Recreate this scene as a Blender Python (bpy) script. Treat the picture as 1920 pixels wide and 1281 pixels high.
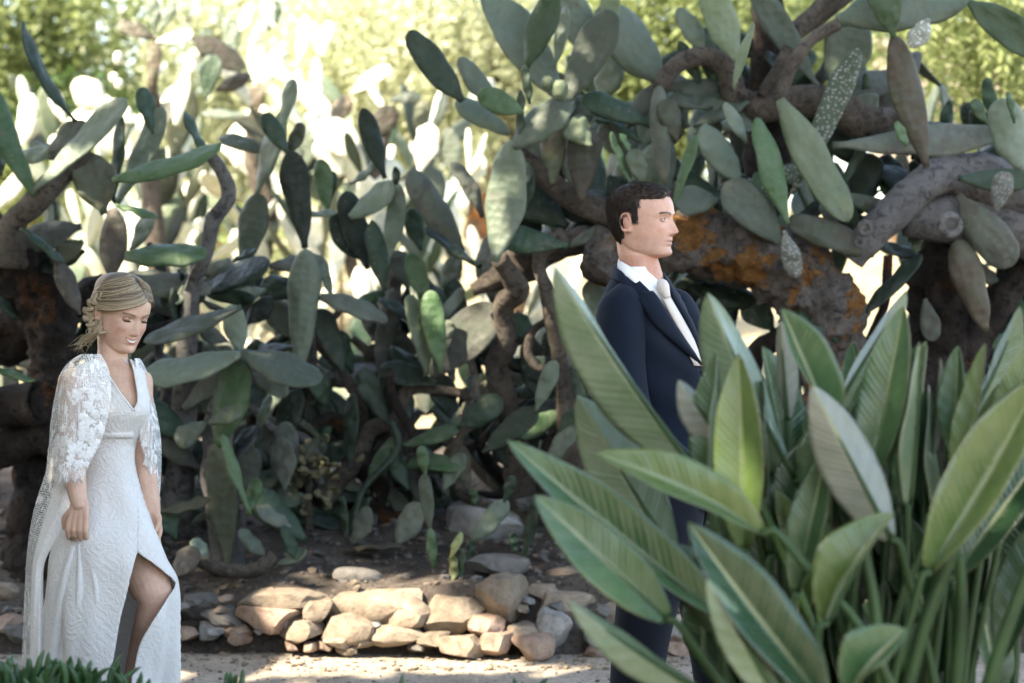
import bpy, bmesh, math, random
import numpy as np
from mathutils import Vector, Matrix, noise

# ------------------------------------------------------------------ camera, world, sun, exposure
SC = bpy.context.scene
for o in list(bpy.data.objects):
    bpy.data.objects.remove(o)
COL = SC.collection
F, HC, HY = 3733.3, 1.49, 560.0          # focal length in photo pixels, eye height, horizon row
cam_d = bpy.data.cameras.new('camera'); cam = bpy.data.objects.new('camera', cam_d); COL.objects.link(cam)
cam_d.sensor_width = 36.0; cam_d.lens = 70.0
cam.location = (0, 0, HC); cam.rotation_euler = (math.pi / 2, 0, 0)
cam_d.shift_y = -(640.5 - HY) / 1920.0
cam_d.clip_start = 0.1; cam_d.clip_end = 2000
cam_d.dof.use_dof = True; cam_d.dof.focus_distance = 6.35; cam_d.dof.aperture_fstop = 2.4
cam_d.dof.aperture_blades = 0
SC.camera = cam

SUN_TO = Vector((-0.56, -0.36, 0.75)).normalized()      # direction towards the sun
sun_el = math.asin(SUN_TO.z); sun_az = math.atan2(SUN_TO.x, SUN_TO.y)
W = bpy.data.worlds.new('World'); SC.world = W; W.use_nodes = True
nt = W.node_tree; bgn = nt.nodes['Background']
sky = nt.nodes.new('ShaderNodeTexSky'); sky.sky_type = 'NISHITA'; sky.sun_disc = False
sky.sun_elevation = sun_el; sky.sun_rotation = sun_az
sky.air_density = 1.0; sky.dust_density = 2.0; sky.ozone_density = 1.0
nt.links.new(sky.outputs[0], bgn.inputs[0]); bgn.inputs[1].default_value = 0.13
sd = bpy.data.lights.new('sun', 'SUN'); sd.energy = 3.0; sd.angle = math.radians(0.6); sd.color = (1.0, 0.94, 0.84)
so = bpy.data.objects.new('sun', sd); COL.objects.link(so)
so.rotation_euler = SUN_TO.to_track_quat('Z', 'Y').to_euler()
vs = SC.view_settings
SC.display_settings.display_device = 'sRGB'
vs.view_transform = 'Standard'; vs.look = 'None'; vs.gamma = 1.0; vs.use_curve_mapping = False
vs.exposure = 2.95
vs.use_white_balance = True; vs.white_balance_temperature = 7500; vs.white_balance_tint = 10
SC.render.film_transparent = False
cy = SC.cycles
cy.max_bounces = 7; cy.diffuse_bounces = 4; cy.glossy_bounces = 2; cy.transmission_bounces = 4; cy.transparent_max_bounces = 16
cy.use_denoising = True; cy.sample_clamp_indirect = 6.0
cy.use_adaptive_sampling = True; cy.adaptive_threshold = 0.01

RND = random.Random(7)

# ------------------------------------------------------------------ helpers
def P(px, py, Y):
    return Vector(((px - 960.0) / F * Y, Y, HC - (py - HY) / F * Y))
def PX(px, Y): return (px - 960.0) / F * Y
def mpp(Y): return Y / F                                  # metres for one photo pixel at depth Y

def tagp(o, label=None, cat=None, group=None, kind=None):
    if label: o['label'] = label
    if cat: o['category'] = cat
    if group: o['group'] = group
    if kind: o['kind'] = kind
    return o
def mk(name, verts, faces, mat=None, parent=None, smooth=True, uvs=None):
    me = bpy.data.meshes.new(name)
    me.from_pydata([tuple(v) for v in verts], [], faces)
    if mat: me.materials.append(mat)
    if smooth and len(me.polygons):
        me.polygons.foreach_set('use_smooth', [True] * len(me.polygons))
    if uvs is not None:
        uvl = me.uv_layers.new(name='UVMap')
        li = np.empty(len(me.loops), dtype=np.int32); me.loops.foreach_get('vertex_index', li)
        uvl.data.foreach_set('uv', np.asarray(uvs, dtype=np.float32)[li].ravel())
    me.update()
    return link(name, me, parent)
def link(name, me, parent=None):
    o = bpy.data.objects.new(name, me); COL.objects.link(o)
    if parent: o.parent = parent
    return o
def empty(name, loc, label, cat, group=None):
    o = bpy.data.objects.new(name, None); COL.objects.link(o)
    o.location = loc; o.empty_display_size = 0.1
    return tagp(o, label, cat, group)
def set_world(o, M):
    """place a child by a world matrix (parents are unrotated empties)"""
    if o.parent:
        o.matrix_basis = Matrix.Translation(-Vector(o.parent.location)) @ M
    else:
        o.matrix_basis = M
def local(o): return Vector(o.location)

def cr(pts, n):
    """Catmull-Rom resample of tuples to n+1 samples"""
    A = np.array(pts, dtype=float)
    if len(A) == 2:
        t = np.linspace(0, 1, n + 1)[:, None]
        return A[0] * (1 - t) + A[1] * t
    E = np.vstack([2 * A[0] - A[1], A, 2 * A[-1] - A[-2]])
    out = []
    m = len(A) - 1
    for k in range(n + 1):
        s = min(k / n * m, m - 1e-9); i = int(s); t = s - i
        p0, p1, p2, p3 = E[i], E[i + 1], E[i + 2], E[i + 3]
        out.append(0.5 * ((2 * p1) + (-p0 + p2) * t + (2 * p0 - 5 * p1 + 4 * p2 - p3) * t * t + (-p0 + 3 * p1 - 3 * p2 + p3) * t ** 3))
    return np.array(out)

def tube_geo(pts, radii, seg=12, n=None, amp=0.0, freq=8.0, flat=1.0, seed=0, cap=True, lumps=0.0):
    """closed tapered tube along pts (Vectors) with radii; returns verts, faces"""
    n = n or max(6, 5 * (len(pts) - 1))
    D = cr([tuple(p) + (r,) for p, r in zip(pts, radii)], n)
    C = D[:, :3]; R = D[:, 3]
    V = []; Fc = []
    ref = Vector((0.13, -0.91, 0.2)).normalized()
    for i in range(len(C)):
        a = Vector(C[min(i + 1, len(C) - 1)] - C[max(i - 1, 0)]).normalized()
        x = (ref - a * ref.dot(a)).normalized(); y = a.cross(x); ref = x
        for k in range(seg):
            th = 2 * math.pi * k / seg
            d = x * math.cos(th) * flat + y * math.sin(th)
            r = R[i]
            p = Vector(C[i]) + d * r
            if amp:
                q = (p + Vector((seed * 3.1, seed * 1.7, 0))) * freq
                p += d * (noise.fractal(q, 1.0, 2.0, 3) * amp * r + lumps * r * max(0, noise.noise(q * 0.35)))
            V.append(p)
    for i in range(len(C) - 1):
        for k in range(seg):
            a = i * seg + k; b = i * seg + (k + 1) % seg
            Fc.append((a, b, b + seg, a + seg))
    if cap:
        Fc.append(tuple(range(seg - 1, -1, -1)))
        Fc.append(tuple(range(len(V) - seg, len(V))))
    return V, Fc
def join_geo(parts):
    V = []; Fc = []
    for v, f in parts:
        b = len(V); V += list(v); Fc += [tuple(i + b for i in q) for q in f]
    return V, Fc

# ------------------------------------------------------------------ materials
def new_mat(name, rough=0.7, spec=0.3):
    m = bpy.data.materials.new(name); m.use_nodes = True
    b = m.node_tree.nodes['Principled BSDF']
    b.inputs['Roughness'].default_value = rough
    b.inputs['Specular IOR Level'].default_value = spec
    return m, m.node_tree, b
def nd(t, typ, **kw):
    n = t.nodes.new(typ)
    for k, v in kw.items():
        if k in ('operation', 'data_type', 'blend_type', 'feature', 'distance', 'noise_dimensions', 'attribute_name', 'wave_type', 'bands_direction', 'voronoi_dimensions', 'attribute_type', 'interpolation_type', 'wave_profile'):
            setattr(n, k, v)
        else:
            n.inputs[k].default_value = v
    return n
def ramp(t, src, stops):
    r = t.nodes.new('ShaderNodeValToRGB')
    e = r.color_ramp.elements
    while len(e) < len(stops): e.new(0.5)
    for q, (p, c) in zip(e, stops):
        q.position = p; q.color = (c[0], c[1], c[2], 1) if not isinstance(c, (int, float)) else (c, c, c, 1)
    t.links.new(src, r.inputs[0])
    return r.outputs[0]
def mixc(t, fac, a, b, mode='MIX'):
    m = t.nodes.new('ShaderNodeMix'); m.data_type = 'RGBA'; m.blend_type = mode; m.clamp_factor = True
    for s, v in ((0, fac), (6, a), (7, b)):
        if hasattr(v, 'is_linked') or hasattr(v, 'links'): t.links.new(v, m.inputs[s])
        elif isinstance(v, (int, float)): m.inputs[s].default_value = v
        else: m.inputs[s].default_value = (v[0], v[1], v[2], 1)
    return m.outputs[2]
def math_n(t, op, a, b=None, clamp=False):
    m = t.nodes.new('ShaderNodeMath'); m.operation = op; m.use_clamp = clamp
    for s, v in ((0, a), (1, b)):
        if v is None: continue
        if hasattr(v, 'links'): t.links.new(v, m.inputs[s])
        else: m.inputs[s].default_value = v
    return m.outputs[0]
def tex_noise(t, vec, scale, detail=4, rough=0.55, dist=0.0):
    n = nd(t, 'ShaderNodeTexNoise', Scale=scale, Detail=detail, Roughness=rough, Distortion=dist)
    if vec is not None: t.links.new(vec, n.inputs['Vector'])
    return n.outputs[0]
def bump(t, h, strength, dist, normal=None):
    b = nd(t, 'ShaderNodeBump', Strength=strength, Distance=dist)
    t.links.new(h, b.inputs['Height'])
    if normal: t.links.new(normal, b.inputs['Normal'])
    return b.outputs[0]
def coords(t, kind='Object'):
    return t.nodes.new('ShaderNodeTexCoord').outputs[kind]

def pad_mat(name, c1, c2, cork=0.35, corkc=(0.15, 0.145, 0.118), specks=0.0, rough=0.55, dust=0.35, lo=0.22, hi=0.7):
    """cactus pad skin: two greens, corky scar patches, areole dots, optional white scale insects"""
    m, t, b = new_mat(name, rough, 0.35)
    oi = t.nodes.new('ShaderNodeObjectInfo')
    co = coords(t)
    ad = nd(t, 'ShaderNodeVectorMath', operation='ADD'); t.links.new(co, ad.inputs[0])
    mul = nd(t, 'ShaderNodeVectorMath', operation='SCALE'); mul.inputs[0].default_value = (7.3, 3.1, 9.7); t.links.new(oi.outputs['Random'], mul.inputs[3]); t.links.new(mul.outputs[0], ad.inputs[1])
    v = ad.outputs[0]
    n1 = tex_noise(t, v, 5.0, 3)
    col = mixc(t, ramp(t, n1, [(0.32, 0.0), (0.68, 1.0)]), c1, c2)
    # waxy grey bloom in blotches
    n4 = tex_noise(t, v, 14.0, 5, 0.65)
    col = mixc(t, math_n(t, 'MULTIPLY', ramp(t, n4, [(0.42, 0.0), (0.7, 1.0)]), dust), col, (0.225, 0.265, 0.215))
    n2 = tex_noise(t, v, 9.0, 6, 0.7, 0.6)
    col = mixc(t, ramp(t, n2, [(0.62 - cork * 0.3, 0.0), (0.72 - cork * 0.3, 0.85)]), col, corkc)
    # areoles
    vo = nd(t, 'ShaderNodeTexVoronoi', Scale=24.0, Randomness=0.55); t.links.new(v, vo.inputs['Vector'])
    dots = ramp(t, vo.outputs[0], [(0.09, 1.0), (0.15, 0.0)])
    col = mixc(t, math_n(t, 'MULTIPLY', dots, 0.45), col, (0.28, 0.27, 0.2))
    if specks:
        vs_ = nd(t, 'ShaderNodeTexVoronoi', Scale=70.0, Randomness=1.0); t.links.new(v, vs_.inputs['Vector'])
        area = ramp(t, tex_noise(t, v, 7.0, 2), [(0.5 - specks * 0.25, 0.0), (0.58 - specks * 0.2, 1.0)])
        sp = ramp(t, vs_.outputs[0], [(0.28, 1.0), (0.36, 0.0)])
        col = mixc(t, math_n(t, 'MULTIPLY', area, sp), col, (0.8, 0.79, 0.76))
    # per-pad brightness
    hsv = t.nodes.new('ShaderNodeHueSaturation')
    mr = nd(t, 'ShaderNodeMapRange'); t.links.new(oi.outputs['Random'], mr.inputs[0]); mr.inputs[3].default_value = lo; mr.inputs[4].default_value = hi
    t.links.new(mr.outputs[0], hsv.inputs['Value']); t.links.new(col, hsv.inputs['Color'])
    t.links.new(hsv.outputs[0], b.inputs['Base Color'])
    rn = ramp(t, n4, [(0.3, rough - 0.12), (0.7, min(0.95, rough + 0.2))]); t.links.new(rn, b.inputs['Roughness'])
    h1 = bump(t, vo.outputs[0], 0.5, 0.012)
    t.links.new(bump(t, n2, 0.4, 0.008, h1), b.inputs['Normal'])
    return m
M = {}
M['g'] = pad_mat('pad_green', (0.05, 0.125, 0.042), (0.09, 0.17, 0.07), 0.05)
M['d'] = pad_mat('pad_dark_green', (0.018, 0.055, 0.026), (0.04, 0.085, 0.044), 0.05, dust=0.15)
M['dd'] = pad_mat('pad_deep_shade_green', (0.009, 0.027, 0.013), (0.018, 0.045, 0.022), 0.05, dust=0.06)  # deep green darkened further, putting deep shade into the colour
M['s'] = pad_mat('pad_sage', (0.145, 0.205, 0.14), (0.22, 0.27, 0.2), 0.12)
M['lg'] = pad_mat('pad_light_green', (0.17, 0.24, 0.13), (0.24, 0.3, 0.18), 0.05)
M['o'] = pad_mat('pad_olive', (0.095, 0.12, 0.065), (0.145, 0.16, 0.095), 0.3, (0.15, 0.12, 0.08))
M['m'] = pad_mat('pad_mottled', (0.2, 0.215, 0.15), (0.26, 0.24, 0.17), 0.75, (0.13, 0.1, 0.085))
M['b'] = pad_mat('pad_brown', (0.115, 0.125, 0.07), (0.15, 0.14, 0.085), 0.6, (0.15, 0.115, 0.08))
M['w'] = pad_mat('pad_white_flecked', (0.13, 0.21, 0.125), (0.2, 0.26, 0.17), 0.05, specks=1.0)
M['ww'] = pad_mat('pad_white_crusted', (0.3, 0.33, 0.27), (0.4, 0.42, 0.37), 0.1, specks=2.0)
M['k'] = pad_mat('pad_corky_grey', (0.135, 0.16, 0.12), (0.2, 0.22, 0.175), 0.45, (0.14, 0.135, 0.118), rough=0.75)
M['y'] = pad_mat('pad_yellow_green', (0.3, 0.36, 0.12), (0.4, 0.42, 0.18), 0.1)
M['p'] = pad_mat('pad_sunlit_pale', (0.55, 0.58, 0.46), (0.78, 0.76, 0.62), 0.15, (0.45, 0.34, 0.22), lo=0.75, hi=1.1)  # very pale copy: strong sunlight put into the pad colour

def bark_mat(name, c1, c2, c3, orange=0.0, orangec=(0.36, 0.16, 0.035), sc=6.0, rough=0.9):
    m, t, b = new_mat(name, rough, 0.15)
    v = coords(t)
    n1 = tex_noise(t, v, sc, 6, 0.65, 0.4)
    col = ramp(t, n1, [(0.28, c1), (0.5, c2), (0.74, c3)])
    mus = tex_noise(t, v, sc * 4.5, 8, 0.75, 1.0)
    col = mixc(t, ramp(t, mus, [(0.36, 0.9), (0.5, 0.0)]), col, tuple(x * 0.35 for x in c1))
    h = mus
    if orange:
        n2 = tex_noise(t, v, 4.2, 5, 0.6, 0.3)
        msk = ramp(t, n2, [(0.60 - orange * 0.2, 0.0), (0.635 - orange * 0.2, 1.0)])
        oc = ramp(t, mus, [(0.3, tuple(x * 0.35 for x in orangec)), (0.6, orangec), (0.8, tuple(min(1, x * 1.45) for x in orangec))])
        col = mixc(t, msk, col, oc)
        h = math_n(t, 'SUBTRACT', mus, math_n(t, 'MULTIPLY', msk, 0.45))
    t.links.new(col, b.inputs['Base Color'])
    t.links.new(bump(t, h, 1.0, 0.06), b.inputs['Normal'])
    return m
M['bark_orange'] = bark_mat('bark_orange_patches', (0.075, 0.06, 0.05), (0.15, 0.13, 0.115), (0.26, 0.24, 0.22), 0.39, (0.31, 0.15, 0.05))
M['bark_dark'] = bark_mat('bark_dark', (0.018, 0.014, 0.012), (0.042, 0.033, 0.028), (0.095, 0.08, 0.07), 0.02, (0.13, 0.06, 0.03))
M['bark_grey'] = bark_mat('bark_grey', (0.1, 0.096, 0.092), (0.185, 0.178, 0.172), (0.29, 0.282, 0.274), 0.0, sc=4.0)
M['bark_brown'] = bark_mat('bark_brown', (0.075, 0.063, 0.052), (0.145, 0.122, 0.1), (0.24, 0.208, 0.175), 0.0)
M['bark_tree'] = bark_mat('bark_tree', (0.09, 0.06, 0.04), (0.2, 0.13, 0.08), (0.3, 0.2, 0.13), 0.2, (0.35, 0.14, 0.05))

def stone_mat(name, c1, c2, c3):
    m, t, b = new_mat(name, 0.85, 0.2)
    oi = t.nodes.new('ShaderNodeObjectInfo'); v = coords(t)
    n1 = tex_noise(t, v, 7, 7, 0.62, 0.2); n2 = tex_noise(t, v, 40, 5, 0.7)
    col = ramp(t, n1, [(0.3, c1), (0.5, c2), (0.72, c3)])
    col = mixc(t, ramp(t, n2, [(0.3, 0.5), (0.5, 0.0)]), col, tuple(x * 0.5 for x in c1))
    hsv = t.nodes.new('ShaderNodeHueSaturation')
    mr = nd(t, 'ShaderNodeMapRange'); t.links.new(oi.outputs['Random'], mr.inputs[0]); mr.inputs[3].default_value = 0.75; mr.inputs[4].default_value = 1.2
    t.links.new(mr.outputs[0], hsv.inputs['Value']); t.links.new(col, hsv.inputs['Color']); t.links.new(hsv.outputs[0], b.inputs['Base Color'])
    t.links.new(bump(t, n2, 0.5, 0.01, bump(t, n1, 0.7, 0.03)), b.inputs['Normal'])
    return m
M['stone'] = stone_mat('stone_tan', (0.13, 0.1, 0.073), (0.215, 0.172, 0.13), (0.3, 0.25, 0.195))
M['stone_red'] = stone_mat('stone_reddish', (0.17, 0.115, 0.085), (0.27, 0.19, 0.145), (0.36, 0.28, 0.225))
M['stone_grey'] = stone_mat('stone_grey', (0.13, 0.125, 0.12), (0.24, 0.235, 0.225), (0.36, 0.35, 0.335))
M['stone_dark'] = stone_mat('stone_dark', (0.085, 0.08, 0.075), (0.135, 0.125, 0.115), (0.19, 0.175, 0.16))

def ground_mat(name, c1, c2, c3, sc=3.0, peb=60, bs=0.5):
    m, t, b = new_mat(name, 0.95, 0.1)
    v = coords(t)
    n1 = tex_noise(t, v, sc, 8, 0.7); n2 = tex_noise(t, v, peb, 4, 0.7)
    vo = nd(t, 'ShaderNodeTexVoronoi', Scale=peb * 0.7, Randomness=1.0); t.links.new(v, vo.inputs['Vector'])
    col = ramp(t, n1, [(0.3, c1), (0.5, c2), (0.72, c3)])
    col = mixc(t, ramp(t, n2, [(0.34, 0.7), (0.48, 0.0)]), col, tuple(x * 0.45 for x in c1))
    col = mixc(t, ramp(t, vo.outputs[0], [(0.12, 0.55), (0.22, 0.0)]), col, tuple(min(0.6, x * 1.4) for x in c3))
    t.links.new(col, b.inputs['Base Color'])
    t.links.new(bump(t, n2, bs, 0.015, bump(t, n1, 0.6, 0.05)), b.inputs['Normal'])
    return m
M['path'] = ground_mat('path_sand', (0.235, 0.195, 0.152), (0.33, 0.282, 0.228), (0.42, 0.365, 0.3), 2.6, 38, 1.0)
M['soil'] = ground_mat('soil_dark', (0.035, 0.028, 0.023), (0.068, 0.056, 0.047), (0.12, 0.104, 0.09), 2.5, 30, 0.9)
M['hill'] = ground_mat('hill_dry', (0.15, 0.14, 0.08), (0.23, 0.2, 0.125), (0.32, 0.27, 0.18), 0.8, 12)

def leaf_mat(name, c1, c2, trans=0.35, rough=0.5, sc=0.6):
    m, t, b = new_mat(name, rough, 0.3)
    v = coords(t); n = tex_noise(t, v, sc, 3)
    col = ramp(t, n, [(0.3, c1), (0.7, c2)])
    t.links.new(col, b.inputs['Base Color'])
    tr = t.nodes.new('ShaderNodeBsdfTranslucent')
    t.links.new(mixc(t, 1.0, col, (1.0, 1.03, 0.82), 'MULTIPLY'), tr.inputs['Color'])
    mx = t.nodes.new('ShaderNodeMixShader'); mx.inputs[0].default_value = trans
    t.links.new(b.outputs[0], mx.inputs[1]); t.links.new(tr.outputs[0], mx.inputs[2])
    t.links.new(mx.outputs[0], t.nodes['Material Output'].inputs['Surface'])
    return m
M['leaf_y'] = leaf_mat('leaf_yellow_green', (0.32, 0.35, 0.22), (0.52, 0.53, 0.39), 0.5)
M['leaf_g'] = leaf_mat('leaf_green', (0.11, 0.15, 0.055), (0.27, 0.31, 0.13), 0.45)
M['leaf_dk'] = leaf_mat('leaf_dark', (0.035, 0.07, 0.02), (0.07, 0.12, 0.035), 0.3)

def strel_mat(name, c1, c2, rib=(0.2, 0.24, 0.11), bloom=0.4, edge=(0.13, 0.095, 0.05), veins=0.3):
    m, t, b = new_mat(name, 0.27, 0.6)
    uv = coords(t, 'UV'); v = coords(t)
    sx = t.nodes.new('ShaderNodeSeparateXYZ'); t.links.new(uv, sx.inputs[0])
    u = math_n(t, 'ABSOLUTE', math_n(t, 'SUBTRACT', math_n(t, 'MULTIPLY', sx.outputs[0], 2.0), 1.0))   # 0 midrib, 1 edge
    n1 = tex_noise(t, v, 7.0, 4)
    col = mixc(t, ramp(t, n1, [(0.35, 0.0), (0.65, 1.0)]), c1, c2)
    # oblique side veins
    ph = math_n(t, 'SUBTRACT', math_n(t, 'MULTIPLY', sx.outputs[1], 150.0), math_n(t, 'MULTIPLY', u, 22.0))
    wv = math_n(t, 'MULTIPLY_ADD', math_n(t, 'SINE', ph), 0.5); wv.node.inputs[2].default_value = 0.5
    ph2 = math_n(t, 'SUBTRACT', math_n(t, 'MULTIPLY', sx.outputs[1], 47.0), math_n(t, 'MULTIPLY', u, 7.0))
    wv2 = math_n(t, 'MULTIPLY_ADD', math_n(t, 'SINE', ph2), 0.5); wv2.node.inputs[2].default_value = 0.5
    vv = math_n(t, 'ADD', math_n(t, 'MULTIPLY', wv, 0.4), math_n(t, 'MULTIPLY', wv2, 0.6))
    col = mixc(t, math_n(t, 'MULTIPLY', vv, veins * 0.5), col, tuple(x * 0.55 for x in c1))
    n2 = tex_noise(t, v, 12.0, 6, 0.7)
    col = mixc(t, math_n(t, 'MULTIPLY', ramp(t, n2, [(0.4, 0.0), (0.62, 1.0)]), bloom), col, (0.24, 0.26, 0.21))
    col = mixc(t, ramp(t, u, [(0.03, 1.0), (0.09, 0.0)]), col, rib)
    col = mixc(t, math_n(t, 'MULTIPLY', ramp(t, u, [(0.95, 0.0), (1.0, 0.8)]), ramp(t, n1, [(0.4, 0.3), (0.6, 1.0)])), col, edge)
    t.links.new(col, b.inputs['Base Color'])
    t.links.new(bump(t, vv, 0.35, 0.004, bump(t, n2, 0.2, 0.004)), b.inputs['Normal'])
    tr = t.nodes.new('ShaderNodeBsdfTranslucent'); t.links.new(mixc(t, 1.0, col, (0.9, 1.15, 0.5), 'MULTIPLY'), tr.inputs['Color'])
    mx = t.nodes.new('ShaderNodeMixShader'); mx.inputs[0].default_value = 0.1
    t.links.new(b.outputs[0], mx.inputs[1]); t.links.new(tr.outputs[0], mx.inputs[2])
    t.links.new(mx.outputs[0], t.nodes['Material Output'].inputs['Surface'])
    return m
M['sl'] = strel_mat('strelitzia_pale', (0.1, 0.165, 0.085), (0.155, 0.215, 0.125), bloom=0.3)
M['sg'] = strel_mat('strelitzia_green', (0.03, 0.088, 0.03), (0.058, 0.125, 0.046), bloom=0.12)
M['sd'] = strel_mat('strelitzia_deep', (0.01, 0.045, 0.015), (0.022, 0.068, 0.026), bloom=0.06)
M['so'] = strel_mat('strelitzia_olive', (0.06, 0.115, 0.025), (0.1, 0.155, 0.045), bloom=0.12)
M['sk'] = strel_mat('strelitzia_grey', (0.15, 0.17, 0.13), (0.2, 0.215, 0.18), bloom=0.4)
def flat_mat(name, c, rough=0.6, spec=0.3, nz=0.0, sc=30):
    m, t, b = new_mat(name, rough, spec)
    if nz:
        n = tex_noise(t, coords(t), sc, 4)
        t.links.new(ramp(t, n, [(0.3, tuple(x * (1 - nz) for x in c)), (0.7, tuple(min(1, x * (1 + nz)) for x in c))]), b.inputs['Base Color'])
    else:
        b.inputs['Base Color'].default_value = (*c, 1)
    return m
M['petiole'] = flat_mat('petiole', (0.024, 0.055, 0.017), 0.5, 0.3, 0.3, 9)
M['ice'] = flat_mat('ice_plant_leaf', (0.045, 0.1, 0.035), 0.4, 0.4, 0.35, 12)
M['tan_leaf'] = flat_mat('dry_succulent_leaf', (0.11, 0.1, 0.055), 0.7, 0.2, 0.3, 25)
M['wall_far'] = flat_mat('far_wall_plaster', (0.33, 0.27, 0.21), 0.9, 0.1, 0.15, 3)
M['rail'] = flat_mat('dark_rail', (0.06, 0.045, 0.035), 0.7, 0.2, 0.2, 5)

# ------------------------------------------------------------------ ground, bank, hillside
def lerp(a, b, t): return a + (b - a) * t
def smooth(a, b, x):
    t = min(1, max(0, (x - a) / (b - a))); return t * t * (3 - 2 * t)
def hz(X, Y):
    """terrain height behind the stone edging"""
    z = 0.27 + 0.22 * smooth(8.4, 10.2, Y) + 0.12 * smooth(10, 14, Y) + 1.9 * smooth(15, 36, Y) + 3.0 * smooth(36, 90, Y)
    z -= 0.16 * smooth(-0.9, -1.5, X) * (1 - smooth(8.3, 9.6, Y))
    z += 0.05 * noise.fractal(Vector((X * 0.9, Y * 0.9, 3)), 1.0, 2.0, 4) + 0.02 * noise.noise(Vector((X * 5, Y * 5, 1)))
    return z
def grid(name, xs, ys, zf, mat):
    V = [(x, y, zf(x, y)) for y in ys for x in xs]
    nx = len(xs)
    Fc = [(j * nx + i, j * nx + i + 1, (j + 1) * nx + i + 1, (j + 1) * nx + i) for j in range(len(ys) - 1) for i in range(nx - 1)]
    return tagp(mk(name, V, Fc, mat), kind='structure')
xs_f = [-60, -40, -25, -15, -9] + [i * 0.12 for i in range(-50, 51)] + [9, 15, 25, 40, 60]
def gz(X, Y):
    n = 0.012 * noise.fractal(Vector((X * 2, Y * 2, 0)), 1.0, 2.0, 4)
    return n if -8 < X < 8 and 3 < Y < 9.2 else 0.0
grid('path', [-400, -120] + xs_f + [120, 400], [-200, -60, -20, -5, 0, 2] + [3 + i * 0.12 for i in range(52)] + [10, 20, 60, 200, 600], gz, M['path'])
grid('soil_bank', xs_f, [8.33, 8.37, 8.42] + [8.48 + i * 0.1 for i in range(47)], lambda X, Y: hz(X, Y) * min(1, (Y - 8.34) / 0.14) + 0.02 * noise.noise(Vector((X * 9, Y * 9, 2))), M['soil'])
ysh = [8.38 + 4.7 + i * 0.8 for i in range(30)] + [40, 50, 60, 75, 90, 130]
grid('hillside', [-120] + xs_f + [120], ysh, hz, M['hill'])
# raised planting bed between the camera and the path (all of it below the frame)
def bedz(X, Y):
    a = smooth(3.0, 4.3, Y) * (1 - smooth(4.9, 5.3, Y))
    return -0.03 + 0.56 * a * (1 - smooth(1.1, 1.6, abs(X + 1.1))) + 0.02 * noise.noise(Vector((X * 4, Y * 4, 0)))
grid('planting_bed', [-2.9 + i * 0.1 for i in range(37)], [2.9 + i * 0.08 for i in range(32)], bedz, M['soil'])

# ------------------------------------------------------------------ stones
def stone_geo(sx, sy, sz, seed, cuts=7, subd=3):
    r = random.Random(seed)
    bm = bmesh.new(); bmesh.ops.create_icosphere(bm, subdivisions=subd, radius=1.0)
    pl = []
    for _ in range(cuts):
        d = Vector((r.uniform(-1, 1), r.uniform(-1, 1), r.uniform(-1, 1))).normalized()
        pl.append((d, r.uniform(0.55, 0.86)))
    pl += [(Vector((r.uniform(-0.15, 0.15), -0.1, 1)).normalized(), 0.66), (Vector((r.uniform(-0.2, 0.2), -1, 0.15)).normalized(), 0.7)] if cuts > 5 else []
    off = Vector((r.uniform(0, 50), r.uniform(0, 50), r.uniform(0, 50)))
    for v in bm.verts:
        p = v.co.copy()
        p = Vector([math.copysign(abs(c) ** 0.8, c) for c in p])
        for d, k in pl:
            e = p.dot(d) - k
            if e > 0: p -= d * e
        p += p.normalized() * (0.07 * noise.fractal(p * 1.6 + off, 1.0, 2.0, 4) + 0.03 * noise.noise(p * 6 + off))
        v.co = Vector((p.x * sx, p.y * sy, p.z * sz))
    V = [v.co.copy() for v in bm.verts]; Fc = [tuple(v.index for v in f.verts) for f in bm.faces]
    bm.free()
    return V, Fc
def stone_at(name, box, Y, mat, parent, seed, depth=None, rz=0.0, tilt=0.0, cuts=7):
    x0, y0, x1, y1 = box; k = mpp(Y)
    sx, sz = (x1 - x0) * k / 2 * 1.2, (y1 - y0) * k / 2 * 1.12
    V, Fc = stone_geo(sx, depth or min(0.16, 0.8 * (sx + sz) * 0.5 + 0.03), sz, seed, cuts)
    o = mk(name, V, Fc, M[mat], parent); o.data.set_sharp_from_angle(angle=math.radians(24))
    set_world(o, Matrix.Translation(P((x0 + x1) / 2, (y0 + y1) / 2, Y)) @ Matrix.Rotation(tilt, 4, 'Y') @ Matrix.Rotation(rz, 4, 'Z'))
    return o
wall = empty('stone_wall', (0, 8.35, 0), 'low dry-laid edging wall of rough tan stones along the path', 'wall')
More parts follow.
